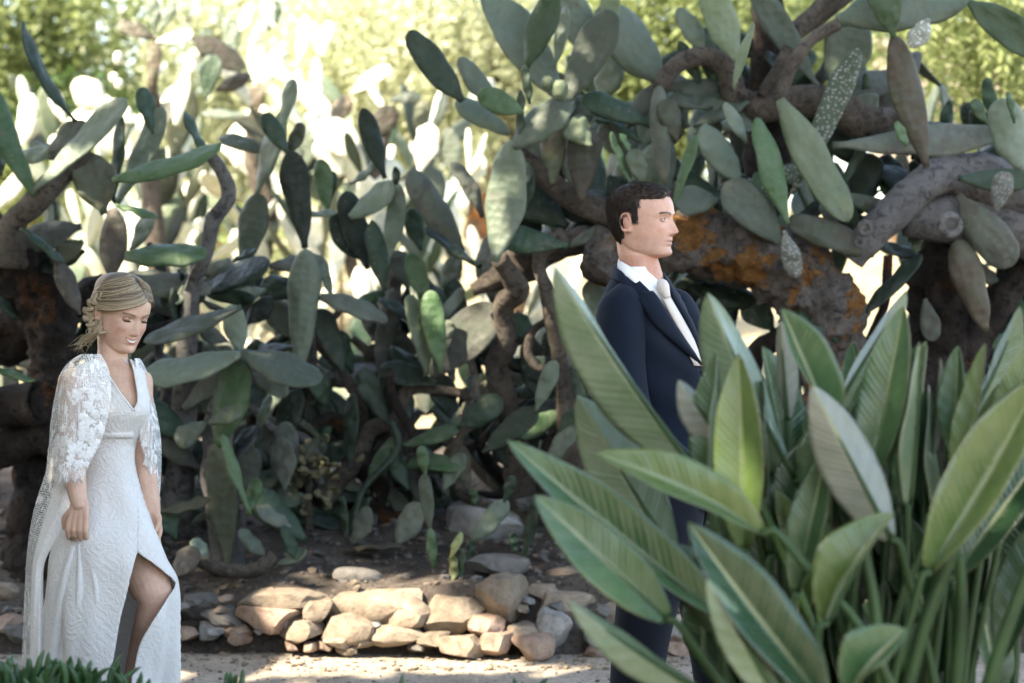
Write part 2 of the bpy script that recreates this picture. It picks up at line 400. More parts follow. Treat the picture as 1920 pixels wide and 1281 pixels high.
ST = [((450, 1096, 612, 1160), 8.42, 'stone'), ((452, 1128, 560, 1186), 8.36, 'stone_red'), ((602, 1100, 800, 1172), 8.44, 'stone'),
      ((512, 1150, 602, 1212), 8.34, 'stone'), ((598, 1142, 702, 1208), 8.34, 'stone'), ((690, 1112, 802, 1178), 8.40, 'stone'),
      ((795, 1110, 906, 1192), 8.38, 'stone'), ((898, 1064, 986, 1168), 8.38, 'stone'), ((978, 1086, 1062, 1132), 8.5, 'stone'),
      ((992, 1100, 1118, 1162), 8.46, 'stone'), ((832, 1184, 912, 1234), 8.26, 'stone'), ((884, 1150, 946, 1197), 8.30, 'stone_red'),
      ((905, 1176, 962, 1232), 8.27, 'stone_red'), ((944, 1164, 1016, 1204), 8.32, 'stone'), ((962, 1182, 1036, 1238), 8.24, 'stone_red'),
      ((1010, 1135, 1073, 1216), 8.33, 'stone_grey'), ((1098, 1170, 1160, 1218), 8.34, 'stone_grey'), ((1094, 1210, 1142, 1238), 8.28, 'stone_red'),
      ((696, 1166, 802, 1214), 8.33, 'stone'), ((786, 1180, 850, 1216), 8.30, 'stone'), ((1118, 1118, 1190, 1178), 8.46, 'stone'),
      ((1068, 1150, 1112, 1196), 8.44, 'stone_dark'), ((560, 1118, 622, 1166), 8.36, 'stone'), ((1160, 1160, 1236, 1222), 8.36, 'stone'),
      ((1230, 1140, 1312, 1216), 8.38, 'stone_grey'), ((1245, 1196, 1300, 1232), 8.3, 'stone_red'), ((1300, 1150, 1400, 1224), 8.4, 'stone'),
      ((1390, 1140, 1480, 1222), 8.4, 'stone_grey'), ((1470, 1150, 1580, 1224), 8.4, 'stone'), ((1570, 1140, 1680, 1222), 8.4, 'stone_grey'),
      ((1670, 1150, 1790, 1224), 8.4, 'stone'), ((1780, 1140, 1900, 1222), 8.4, 'stone_dark'),
      ((326, 1108, 424, 1164), 8.5, 'stone_dark'), ((384, 1130, 456, 1190), 8.42, 'stone_dark'), ((326, 1172, 376, 1204), 8.36, 'stone_red'),
      ((422, 1168, 470, 1202), 8.36, 'stone_red'), ((366, 1158, 414, 1200), 8.4, 'stone_grey'), ((258, 1120, 332, 1190), 8.44, 'stone_dark'),
      ((-6, 1146, 46, 1190), 8.4, 'stone_red'), ((14, 1168, 62, 1206), 8.34, 'stone_dark'), ((-20, 1090, 30, 1128), 8.5, 'stone'), ((40, 1120, 110, 1180), 8.44, 'stone_dark'),
      ((100, 1130, 180, 1196), 8.42, 'stone_grey'), ((175, 1124, 262, 1192), 8.44, 'stone_dark'), ((610, 1190, 660, 1216), 8.28, 'stone'), ((655, 1192, 700, 1214), 8.29, 'stone')]
for i, (bx, Y, m) in enumerate(ST):
    stone_at('stone', bx, Y, m, wall, 100 + i, rz=RND.uniform(-0.3, 0.3), tilt=RND.uniform(-0.12, 0.12), cuts=RND.choice([9, 12, 15]))
rw = random.Random(61)
for i in range(46):                                   # small stones wedged into the joints
    x_ = rw.uniform(330, 1330); w_ = rw.uniform(14, 34); y_ = rw.uniform(1120, 1222)
    stone_at('stone', (x_, y_ - w_ * 0.4, x_ + w_, y_ + w_ * 0.4), 8.27 + (1222 - y_) / 102 * 0.14, rw.choice(['stone', 'stone_red', 'stone_grey', 'stone_dark']), wall, 400 + i, rz=rw.uniform(-1, 1), tilt=rw.uniform(-0.4, 0.4), cuts=9)
r_ = stone_at('rock', (632, 1066, 710, 1096), 8.62, 'stone_dark', None, 301, 0.06, 0.2, 0.12, 2); tagp(r_, 'smooth dark oval rock lying on the soil above the edging', 'rock')
r_ = stone_at('rock', (850, 935, 990, 1025), 9.35, 'stone_grey', None, 302, 0.2, 0.1, 0.1, 6); tagp(r_, 'large flat-topped grey boulder on the bank behind the cactus shoots', 'rock')
r_ = stone_at('rock', (880, 1035, 985, 1075), 8.7, 'stone_dark', None, 309, 0.08, 0.1, 0.1, 6); tagp(r_, 'flat brown rock half buried in soil beside the yellow shoot', 'rock')
r_ = stone_at('rock', (1030, 1055, 1110, 1100), 8.7, 'stone', None, 303, 0.1, 0.3, -0.1, 7); tagp(r_, 'pale tan rock above the pointed wall stone by the broad leaves', 'rock')

def scatter(name, label, n, xr, yr, zf, smin, smax, mat, seed, cat):
    r = random.Random(seed); parts = []
    base = []
    for k in range(8):
        base.append(stone_geo(1, 0.8, 0.55, 900 + k, 4, 1))
    V = []; Fc = []
    for _ in range(n):
        X = r.uniform(*xr); Y = r.uniform(*yr)
        s = smin + (smax - smin) * r.random() ** 3; a = r.uniform(0, 6.28)
        bv, bf = base[r.randrange(8)]; b = len(V); z = zf(X, Y)
        for v in bv:
            V.append((X + s * (v.x * math.cos(a) - v.y * math.sin(a)), Y + s * (v.x * math.sin(a) + v.y * math.cos(a)), z + s * (v.z + 0.25)))
        Fc += [tuple(i + b for i in f) for f in bf]
    o = mk(name, V, Fc, mat, None, False)
    return tagp(o, label, cat, kind='stuff')
scatter('soil_chips', 'loose stone chips scattered over the dark soil bank', 2600, (-2.8, 2.8), (8.5, 10.4), hz, 0.006, 0.034, M['stone_dark'], 5, 'gravel')
scatter('pale_chips', 'pale pebbles scattered over the soil bank', 700, (-2.8, 2.8), (8.42, 9.8), hz, 0.006, 0.03, M['stone'], 6, 'gravel')
scatter('edge_debris', 'crumbled stone and dirt spilled at the foot of the edging wall', 900, (-2.4, 1.2), (7.95, 8.34), gz, 0.003, 0.02, M['stone'], 9, 'gravel')
scatter('path_grit', 'fine grit and small pebbles on the sandy path', 1500, (-2.6, 2.6), (6.8, 8.35), gz, 0.003, 0.012, M['stone_dark'], 8, 'gravel')

# ------------------------------------------------------------------ prickly pear pads
def pad_geo(L, Wd, T, bow=0.0, cup=0.0, twist=0.0, seed=0, p=0.6, q=0.85, neck=0.2, nv=17, seg=14):
    r = random.Random(seed); f1, f2 = r.uniform(0, 6), r.uniform(0, 6)
    V = []; Fc = []
    for j in range(nv + 1):
        v = j / nv
        v = 1 - (1 - v) ** 1.35
        w = math.sin(math.pi / 2 * min(1, v / p)) ** q if v < p else math.sqrt(max(0.0, 1 - ((v - p) / (1 - p)) ** 2.3))
        w = max(w, neck * (1 - v * 2))
        if j == nv: w = 0.02
        if j == 0: w = neck * 0.95
        w *= 1 + 0.05 * math.sin(7 * v + f1) + 0.03 * math.sin(15 * v + f2)
        t = T * (0.42 + 0.58 * min(1, w) ** 0.6) * (1.35 - 0.55 * v)
        if j == nv: t *= 0.2
        tw = twist * v
        for k in range(seg):
            th = 2 * math.pi * k / seg
            c, s = math.cos(th), math.sin(th)
            x = w * Wd / 2 * c; y = t / 2 * math.copysign(abs(s) ** 0.8, s)
            x *= 1 + 0.035 * math.sin(9 * v + 3 * f1 + (0 if c > 0 else 2.2))
            y += bow * L * 4 * v * (1 - v) + cup * x * x / max(Wd, 1e-4) * 4
            y += 0.007 * math.sin(x * 60 + f1) * math.sin(v * 14 + f2)
            V.append(Vector((x * math.cos(tw) - y * math.sin(tw), x * math.sin(tw) + y * math.cos(tw), v * L)))
    for j in range(nv):
        for k in range(seg):
            a = j * seg + k; b = j * seg + (k + 1) % seg
            Fc.append((a, b, b + seg, a + seg))
    Fc.append(tuple(range(seg - 1, -1, -1))); Fc.append(tuple(range(len(V) - seg, len(V))))
    return V, Fc
def frame(base, tip, roll):
    a = (tip - base).normalized()
    vd = Vector((base.x, base.y, base.z - HC)).normalized()
    n0 = (-vd - a * (-vd).dot(a))
    if n0.length < 0.05: n0 = Vector((0, 0, 1)) - a * a.z
    n0.normalize()
    x0 = n0.cross(a).normalized()
    s = x0 if (x0.z > 0.15 or (abs(x0.z) <= 0.15 and x0.x < 0)) else -x0
    rr = math.radians(roll)
    n = n0 * math.cos(rr) + s * math.sin(rr)
    x = a.cross(n).normalized()              # local x; local y = -n so that x,y,z is right-handed
    y = a.cross(x)
    Mx = Matrix((x, y, a)).transposed().to_4x4()
    Mx.translation = base
    return Mx
PADN = [0]
def pad(par, bx, by, tx, ty, w, Y, roll=15, mat='s', bow=0.0, dY=0.0, twist=0.0, cup=0.0, name='pad', p=None, q=None, neck=0.22):
    PADN[0] += 1; rq = random.Random(PADN[0] * 31)
    p = p or rq.uniform(0.48, 0.7); q = q or rq.uniform(0.7, 1.0)
    bow = bow or rq.gauss(0, 0.035); twist = twist or rq.gauss(0, 0.22); cup = cup or rq.gauss(0, 0.06)
    base = P(bx, by, Y); tip = P(tx, ty, Y + dY)
    L = (tip - base).length
    Wd = 0.9 * w * mpp(Y) / max(math.cos(math.radians(roll)), 0.3)
    T = min(0.042, max(0.018, 0.12 * Wd + 0.01))
    V, Fc = pad_geo(L, Wd, T, bow, cup, twist, PADN[0] * 13 + 5, p, q, neck)
    o = mk(name, V, Fc, M[mat], par)
    set_world(o, frame(base, tip, roll))
    return o
def limb(par, pts, mat, name='branch', amp=0.25, freq=9.0, flat=1.0, seg=14, lumps=0.3, seed=None, nn=9):
    """pts: (px, py, Y, radius_px)"""
    PADN[0] += 1
    C = [P(a, b, Y) - Vector(par.location) for a, b, Y, r in pts]
    R = [r * mpp(Y) for a, b, Y, r in pts]
    V, Fc = tube_geo(C, R, seg, nn * (len(pts) - 1), amp, freq, flat, seed if seed is not None else PADN[0], True, lumps)
    return mk(name, V, Fc, M[mat], par)
GRP = 'prickly pear cacti of the thicket'
def cactus(px, Y, label, grp=GRP):
    X = PX(px, Y)
    return empty('prickly_pear', (X, Y, hz(X, Y) if Y > 8.4 else 0), label, 'cactus', grp)

# --- left: old dark trunk behind the bride
cL = cactus(90, 9.1, 'old prickly pear with dark rough trunk at the left edge behind the bride')
limb(cL, [(60, 1130, 9.1, 62), (70, 960, 9.1, 52), (95, 780, 9.1, 44), (100, 640, 9.1, 46), (60, 540, 9.1, 60), (15, 480, 9.05, 58), (-60, 430, 9.1, 55)], 'bark_dark', 'trunk', 0.32, 14.0, seg=36, nn=18)
limb(cL, [(-60, 880, 8.95, 40), (20, 835, 8.95, 36), (110, 822, 8.95, 36), (200, 840, 9.0, 30), (260, 900, 9.1, 26)], 'bark_dark')
limb(cL, [(-40, 765, 8.9, 38), (20, 760, 8.85, 40), (75, 758, 8.8, 40), (82, 758, 8.78, 30)], 'bark_dark')
limb(cL, [(15, 490, 8.95, 40), (25, 425, 8.9, 26), (70, 375, 8.85, 22), (120, 325, 8.85, 20), (165, 280, 8.85, 16)], 'bark_brown', amp=0.2)
limb(cL, [(150, 980, 9.3, 34), (120, 860, 9.3, 30), (170, 700, 9.3, 24), (250, 640, 9.3, 16), (330, 610, 9.3, 14)], 'bark_dark')
limb(cL, [(-30, 640, 9.3, 50), (60, 620, 9.3, 42), (150, 560, 9.3, 30), (200, 530, 9.3, 20)], 'bark_dark')
for a in [(64, 366, -35, 150, 62, 8.8, 30, 'g', 0.03), (62, 358, 238, 186, 44, 8.8, 55, 's', 0.02), (142, 228, 42, 38, 27, 8.9, 55, 'd', 0.08),
          (90, 285, 165, 232, 40, 8.95, 45, 'k'), (15, 300, 98, 282, 32, 9.0, 50, 's'), (196, 402, 160, 286, 84, 8.85, 12, 'o'),
          (208, 528, 212, 388, 60, 8.75, 8, 'm'), (212, 338, 417, 272, 50, 8.7, 52, 'g', 0.03), (234, 480, 388, 476, 50, 8.7, 55, 'g'),
          (216, 384, 306, 202, 42, 9.0, 45, 's'), (287, 252, 266, 163, 32, 8.95, 40, 'd'), (216, 386, 296, 408, 15, 8.8, 65, 'g'),
          (214, 380, 228, 215, 15, 8.95, 70, 'd'), (152, 425, 28, 460, 52, 9.0, 45, 'k'), (156, 452, 95, 492, 42, 8.95, 30, 'o'), (158, 470, 70, 505, 40, 9.0, 30, 'dd'),
          (38, 428, 120, 494, 14, 8.8, 65, 'd'), (150, 590, 108, 488, 42, 8.85, 20, 'm'), (395, 545, 235, 520, 66, 9.1, 40, 'k'), (385, 560, 300, 560, 50, 9.15, 40, 'd'),
          (452, 576, 268, 640, 40, 8.75, 55, 's', 0.03), (-20, 690, 66, 716, 14, 8.7, 60, 'g'), (392, 296, 346, 208, 17, 8.9, 60, 'd', 0.04),
          (0, 330, -20, 250, 60, 9.1, 25, 's'), (130, 300, 60, 265, 30, 9.1, 40, 'k'), (245, 470, 285, 400, 40, 9.2, 30, 's'), (30, 600, -10, 520, 40, 9.0, 40, 'dd'),
          (140, 680, 190, 590, 60, 9.3, 30, 'dd'), (250, 640, 300, 560, 60, 9.4, 30, 'd'), (320, 640, 360, 560, 46, 9.3, 20, 'd')]:
    pad(cL, *a)
limb(cL, [(392, 288, 8.95, 11), (420, 330, 8.95, 13), (428, 372, 8.95, 14), (400, 415, 8.95, 15), (388, 470, 8.95, 14), (362, 540, 9.0, 15), (350, 640, 9.05, 20), (345, 760, 9.1, 24), (330, 980, 9.2, 30)], 'bark_grey', amp=0.12)

# --- lens-shaped pads right of the bride
cB = cactus(440, 8.95, 'prickly pear with broad horizontal lens-shaped grey pads beside the bride')
limb(cB, [(425, 1070, 8.95, 34), (420, 960, 8.95, 34), (408, 850, 8.95, 30), (415, 760, 8.95, 20), (445, 668, 8.9, 10)], 'bark_grey', 'trunk', 0.2)
for a in [(452, 664, 270, 704, 56, 8.8, 50, 's', 0.03), (452, 662, 604, 714, 78, 8.8, 40, 's', 0.02), (408, 838, 450, 672, 78, 8.85, 30, 'g'),
          (392, 795, 454, 768, 32, 8.75, 40, 'lg'), (350, 828, 286, 752, 54, 9.0, 25, 'd'), (345, 768, 446, 690, 52, 9.0, 40, 'k'), (452, 660, 432, 572, 52, 8.95, 10, 's'),
          (392, 792, 330, 830, 40, 8.9, 45, 's'), (470, 700, 540, 740, 46, 9.0, 30, 'k'), (300, 860, 345, 800, 40, 9.1, 30, 'dd'), (375, 880, 300, 830, 36, 9.05, 30, 'k'),
          (430, 1070, 405, 830, 60, 8.85, 15, 'o'), (470, 965, 418, 815, 22, 8.7, 35, 'g', 0.03), (500, 1046, 450, 992, 34, 8.68, 20, 's'),
          (462, 968, 482, 896, 32, 8.72, 10, 'g'), (572, 1014, 470, 920, 62, 8.85, 25, 'd'), (535, 920, 525, 820, 56, 9.0, 20, 'k'), (545, 990, 480, 950, 36, 8.8, 30, 'k'),
          (330, 1012, 305, 955, 42, 8.85, 15, 'd'), (300, 962, 395, 936, 26, 8.8, 45, 'o'), (385, 1062, 362, 1010, 42, 8.7, 30, 's'), (320, 1090, 372, 1030, 48, 8.6, 40, 'm'),
          (520, 1060, 575, 1030, 26, 8.75, 40, 's'), (555, 1050, 530, 985, 30, 8.75, 25, 'd'), (400, 930, 380, 840, 50, 9.1, 20, 'dd'), (440, 940, 480, 840, 50, 9.1, 20, 'k')]:
    pad(cB, *a)
limb(cB, [(365, 1050, 8.68, 11), (420, 1068, 8.66, 13), (480, 1068, 8.66, 14), (510, 1040, 8.7, 12)], 'bark_brown', amp=0.15)

# --- middle: tall chains
cM = cactus(570, 9.5, 'tall prickly pear of upright chained pads in the middle distance')
limb(cM, [(570, 1010, 9.6, 34), (572, 860, 9.6, 28), (575, 690, 9.55, 22), (572, 480, 9.5, 12)], 'bark_grey', 'trunk', 0.15)
for a in [(480, 364, 534, 206, 44, 9.3, 35, 's'), (452, 515, 487, 362, 58, 9.3, 22, 's'), (540, 288, 495, 212, 40, 9.2, 20, 'd'), (528, 238, 550, 148, 30, 9.25, 30, 's'),
          (572, 466, 546, 282, 60, 9.2, 12, 'dd'), (562, 700, 574, 466, 66, 9.2, 12, 's'), (540, 288, 566, 230, 32, 9.3, 20, 'o', 0.1), (502, 288, 410, 260, 38, 9.35, 40, 's'),
          (612, 398, 600, 298, 40, 9.4, 15, 'g'), (612, 398, 622, 320, 30, 9.5, 30, 'd'), (570, 404, 630, 398, 11, 9.3, 65, 's'), (500, 560, 470, 515, 40, 9.5, 20, 'd'),
          (440, 640, 470, 500, 40, 9.4, 20, 'k'), (420, 560, 400, 500, 28, 9.3, 20, 'g'), (440, 555, 425, 500, 36, 9.3, 10, 'd'), (500, 545, 445, 555, 30, 9.35, 50, 's'),
          (580, 560, 490, 530, 46, 9.4, 40, 'dd'), (460, 610, 512, 558, 40, 9.3, 30, 'dd'), (560, 640, 500, 560, 56, 9.5, 20, 'k'), (620, 560, 598, 480, 20, 9.3, 50, 's'),
          (645, 700, 598, 578, 52, 9.3, 18, 'd'), (600, 556, 727, 604, 50, 9.2, 45, 'k'), (610, 760, 590, 690, 50, 9.4, 20, 'd'), (530, 800, 560, 700, 60, 9.5, 15, 'dd'),
          (520, 860, 560, 730, 50, 9.4, 20, 'dd'), (545, 900, 535, 790, 56, 9.3, 15, 'k'), (500, 880, 510, 780, 50, 9.4, 30, 'k'), (585, 860, 620, 760, 44, 9.5, 20, 'd'), (600, 880, 650, 830, 40, 9.4, 30, 'dd')]:
    pad(cM, *a)
cN = cactus(710, 9.6, 'prickly pear with a dark green tangled crown left of the centre gap')
limb(cN, [(700, 1000, 9.8, 30), (712, 860, 9.8, 26), (722, 700, 9.8, 24), (735, 540, 9.7, 18), (742, 480, 9.6, 10)], 'bark_grey', 'trunk', 0.2)
for a in [(690, 505, 648, 358, 58, 9.4, 15, 'dd'), (695, 492, 622, 402, 62, 9.45, 15, 'dd'), (656, 408, 738, 342, 48, 9.3, 40, 's'), (728, 375, 742, 312, 16, 9.3, 45, 'd', 0.12),
          (724, 500, 748, 345, 42, 9.3, 20, 's', 0.04), (722, 545, 697, 412, 44, 9.25, 20, 'd'), (722, 335, 680, 202, 42, 9.4, 20, 'd'), (655, 345, 708, 300, 16, 9.45, 50, 's', 0.1),
          (790, 470, 770, 390, 40, 9.6, 20, 'd'), (868, 472, 768, 318, 66, 9.3, 15, 'k'), (902, 502, 798, 428, 26, 9.2, 55, 'dd'), (798, 562, 768, 474, 44, 9.3, 12, 'g'),
          (800, 705, 766, 552, 42, 9.15, 40, 'lg', -0.04), (826, 700, 806, 544, 50, 9.1, 15, 'g', -0.03), (806, 704, 935, 575, 100, 9.2, 12, 'k'), (812, 700, 790, 560, 30, 9.25, 30, 'dd'), (835, 650, 842, 600, 30, 9.2, 10, 'k'),
          (712, 722, 736, 540, 46, 9.5, 12, 'k'), (726, 795, 676, 692, 48, 9.25, 15, 'd'), (655, 885, 662, 735, 30, 9.2, 30, 'd'), (818, 722, 712, 690, 50, 9.3, 40, 'dd'),
          (765, 800, 735, 690, 56, 9.4, 15, 'dd'), (756, 836, 862, 800, 30, 9.1, 45, 'g'), (858, 802, 942, 748, 58, 9.1, 25, 'd'), (860, 795, 812, 700, 52, 9.4, 20, 'd'),
          (860, 780, 918, 715, 44, 9.35, 30, 'b', 0.06), (660, 480, 640, 430, 40, 9.6, 20, 'g'), (780, 700, 745, 620, 40, 9.6, 20, 'k'), (765, 540, 740, 470, 50, 9.6, 20, 'k'),
          (690, 900, 745, 820, 40, 9.2, 20, 'g'), (765, 920, 735, 840, 40, 9.2, 20, 'dd'), (800, 960, 770, 850, 50, 9.3, 15, 'k'), (870, 930, 850, 830, 60, 9.3, 10, 'b'), (830, 920, 870, 850, 40, 9.2, 20, 's'),
          (660, 700, 635, 620, 40, 9.6, 15, 'd'), (700, 640, 690, 560, 40, 9.7, 15, 'k'), (870, 620, 840, 520, 44, 9.6, 20, 'd'), (900, 700, 870, 620, 44, 9.6, 20, 'dd'), (830, 540, 860, 480, 40, 9.5, 25, 's'), (790, 640, 870, 540, 26, 9.4, 40, 's', 0.05), (640, 820, 600, 740, 40, 9.5, 20, 'dd'), (690, 850, 700, 760, 44, 9.6, 20, 'dd')]:
    pad(cN, *a)
limb(cN, [(660, 1000, 9.05, 6), (680, 920, 9.1, 6), (745, 845, 9.15, 7), (735, 790, 9.2, 8)], 'd', 'stem', 0.1)

# --- centre cluster, left of the groom's head
cC = cactus(1040, 9.0, 'prickly pear with a twisting strap of grey pads rising beside the groom')
limb(cC, [(1080, 1000, 9.3, 30), (1065, 860, 9.2, 26), (1058, 740, 9.1, 16), (1045, 640, 9.05, 15), (1030, 560, 9.0, 14), (1012, 480, 9.0, 14), (1060, 440, 9.0, 16)], 'bark_brown', 'trunk', 0.3)
limb(cC, [(985, 1010, 9.5, 30), (960, 800, 9.4, 22), (932, 690, 9.3, 22), (950, 640, 9.2, 24), (942, 575, 9.1, 20), (970, 540, 9.0, 22), (935, 485, 8.9, 16)], 'bark_brown', amp=0.25)
limb(cC, [(885, 545, 9.1, 12), (920, 530, 9.1, 24), (975, 500, 9.15, 34), (1040, 470, 9.2, 24), (1110, 440, 9.2, 26)], 'bark_brown', amp=0.3)
limb(cC, [(970, 285, 8.95, 15), (1020, 330, 8.95, 19), (1075, 375, 8.95, 21), (1130, 400, 9.0, 24), (1180, 430, 9.1, 24)], 'bark_brown', amp=0.2)
for a in [(868, 190, 766, 58, 62, 8.8, 12, 'd'), (955, 252, 855, 188, 50, 8.9, 30, 's'), (932, 205, 860, 108, 44, 8.95, 20, 's'), (980, 212, 896, 174, 50, 8.7, 20, 'g'),
          (1060, 200, 905, -15, 92, 9.1, 15, 's'), (985, 132, 1042, -28, 58, 8.9, 20, 'g'), (1042, 125, 1062, 12, 26, 9.0, 40, 's'), (994, 195, 984, 122, 20, 8.8, 30, 'd'),
          (976, 265, 978, 168, 18, 8.75, 40, 'd'), (1055, 200, 1150, 20, 80, 8.75, 22, 's', 0.03), (962, 278, 1068, 188, 84, 8.75, 35, 's', -0.05), (928, 492, 958, 262, 84, 8.75, 18, 's', 0.06),
          (950, 435, 990, 300, 72, 8.9, 20, 'd'), (1035, 345, 1038, 225, 60, 8.9, 10, 'o'), (1090, 380, 1096, 236, 70, 8.8, 8, 'b'), (1108, 275, 1066, 224, 54, 8.7, 25, 'lg'),
          (1238, 155, 1126, 8, 106, 9.1, 10, 's'), (1120, 110, 1040, -30, 80, 9.2, 15, 's'), (1225, 240, 1090, 182, 46, 8.9, 30, 'd', -0.08), (1065, 460, 922, 438, 54, 8.85, 30, 'd'),
          (1065, 425, 955, 345, 84, 9.1, 15, 'dd'), (1130, 420, 1040, 350, 70, 9.15, 20, 'dd'), (905, 408, 846, 304, 32, 8.9, 35, 'k', -0.12), (1250, 350, 1236, 160, 44, 8.85, 15, 'k'),
          (1175, 240, 1232, 158, 44, 8.95, 20, 'k'), (1268, 264, 1246, 186, 48, 8.8, 15, 'o'), (1182, 350, 1144, 248, 16, 8.7, 40, 'g'), (1206, 345, 1184, 280, 42, 8.7, 10, 'lg'),
          (1182, 288, 1164, 250, 12, 8.7, 40, 'g'), (1262, 385, 1306, 252, 22, 8.65, 40, 'g'), (1150, 60, 1140, -30, 40, 8.9, 20, 'lg'), (1000, 330, 1010, 250, 50, 9.1, 15, 'k'),
          (1130, 190, 1150, 110, 60, 9.3, 20, 's'), (1180, 300, 1130, 230, 60, 9.3, 20, 'k'), (1230, 290, 1270, 210, 60, 9.3, 20, 'k'), (1070, 250, 1100, 180, 60, 9.2, 20, 's'),
          (1000, 470, 980, 390, 60, 9.3, 20, 'dd'), (1110, 480, 1060, 420, 50, 9.3, 20, 'k'), (1140, 330, 1180, 380, 60, 9.2, 20, 'dd'), (1290, 330, 1210, 300, 60, 9.3, 25, 'dd'),
          (905, 850, 1008, 766, 50, 8.95, 35, 'd'), (1004, 772, 1042, 676, 36, 8.9, 30, 's'), (1050, 830, 1078, 765, 34, 8.9, 25, 'd'), (1020, 880, 1080, 800, 40, 8.85, 35, 's'),
          (1000, 640, 960, 590, 46, 9.2, 30, 'd'), (1090, 640, 1040, 590, 44, 9.3, 30, 'k'), (1100, 740, 1060, 670, 50, 9.4, 30, 'd'), (1010, 750, 985, 660, 40, 9.3, 20, 'dd'), (960, 880, 930, 800, 50, 9.4, 20, 'dd'), (1100, 850, 1120, 770, 46, 9.2, 20, 'd')]:
    pad(cC, *a)
limb(cC, [(1236, 162, 8.9, 15), (1268, 122, 8.9, 17), (1320, 106, 8.95, 18), (1362, 128, 8.95, 20), (1378, 185, 9.0, 22)], 'bark_brown', amp=0.15)
limb(cC, [(1050, 640, 9.1, 5), (1040, 680, 9.1, 6), (1010, 690, 9.1, 7), (990, 660, 9.1, 8), (1000, 620, 9.1, 8), (1030, 600, 9.1, 7)], 'bark_brown', amp=0.15)
for fx, fy, fr in ((1050, 168, 15), (1026, 156, 11)):
    V, Fc = tube_geo([P(fx, fy + fr * 1.4, 8.68), P(fx, fy + fr * 0.6, 8.68), P(fx, fy - fr * 0.5, 8.68), P(fx, fy - fr * 1.15, 8.68)], [x * mpp(8.68) for x in (fr * 0.45, fr * 0.95, fr, fr * 0.55)], 14, 12)
    mk('fruit', [v - Vector(cC.location) for v in V], Fc, M['lg'], cC)

# --- right: old tree-like plant with the big orange-barked limb
cR = cactus(1560, 9.0, 'massive old prickly pear with orange-flecked bark arching behind the groom')
limb(cR, [(1555, 1080, 9.0, 66), (1565, 900, 9.0, 60), (1566, 760, 8.95, 56), (1568, 670, 8.9, 54), (1552, 590, 8.85, 60), (1490, 515, 8.85, 66), (1400, 470, 8.85, 58), (1300, 458, 8.9, 54), (1210, 452, 9.0, 48), (1150, 470, 9.0, 44), (1120, 520, 8.95, 34)], 'bark_orange', 'trunk', 0.3, 16.0, seg=56, lumps=0.35, nn=22)
limb(cR, [(1596, 486, 8.75, 26), (1640, 432, 8.72, 32), (1700, 374, 8.75, 34), (1760, 332, 8.85, 34), (1840, 342, 8.95, 52), (1960, 380, 9.0, 60)], 'bark_grey', amp=0.15, seg=20)
limb(cR, [(1700, 400, 8.9, 36), (1780, 412, 8.9, 46), (1850, 420, 8.95, 44), (1960, 450, 9.0, 50)], 'bark_grey', amp=0.15, seg=20)
limb(cR, [(1700, 1080, 9.2, 80), (1715, 900, 9.2, 72), (1745, 740, 9.2, 60), (1765, 600, 9.2, 54), (1770, 480, 9.1, 46), (1800, 420, 9.0, 40)], 'bark_dark', amp=0.35, freq=14.0, seg=36, nn=18)
limb(cR, [(1790, 700, 9.2, 40), (1850, 600, 9.15, 34), (1920, 500, 9.1, 34), (1980, 420, 9.1, 40)], 'bark_dark', amp=0.3)
limb(cR, [(1380, 780, 9.3, 26), (1410, 680, 9.25, 20), (1450, 640, 9.2, 22), (1530, 620, 9.1, 24)], 'bark_dark', amp=0.3)
limb(cR, [(1600, 700, 9.0, 10), (1640, 620, 9.0, 10), (1660, 560, 8.95, 9), (1665, 480, 8.9, 9)], 'bark_dark', amp=0.2)
limb(cR, [(1462, 190, 8.75, 12), (1480, 132, 8.75, 12), (1518, 78, 8.75, 12), (1572, 45, 8.75, 12)], 'bark_brown', amp=0.1)
limb(cR, [(1428, 180, 8.95, 11), (1452, 140, 8.95, 11), (1478, 88, 8.95, 10)], 'bark_brown', amp=0.1)
limb(cR, [(1440, 330, 9.3, 40), (1430, 200, 9.3, 34), (1445, 60, 9.3, 30), (1430, -60, 9.3, 30)], 'bark_dark', amp=0.25)
limb(cR, [(1480, 70, 9.1, 20), (1540, 20, 9.1, 20), (1600, -30, 9.1, 20)], 'bark_brown', amp=0.15)
limb(cR, [(1380, 190, 9.1, 30), (1430, 200, 9.0, 28), (1540, 190, 9.0, 34), (1620, 230, 9.0, 34), (1700, 230, 9.0, 24)], 'k' and 'bark_brown', amp=0.2)
for kx, ky, kr in ((1622, 428, 11), (1782, 422, 18), (1612, 455, 7)):
    kp = [P(kx + kr * math.cos(q), ky + kr * math.sin(q), 8.63) - Vector(cR.location) for q in [i * math.pi / 5 for i in range(11)]]
    mk('knot', *tube_geo(kp, [kr * 0.4 * mpp(8.63)] * 11, 8, 22, 0.25, 30), M['bark_grey'], cR)
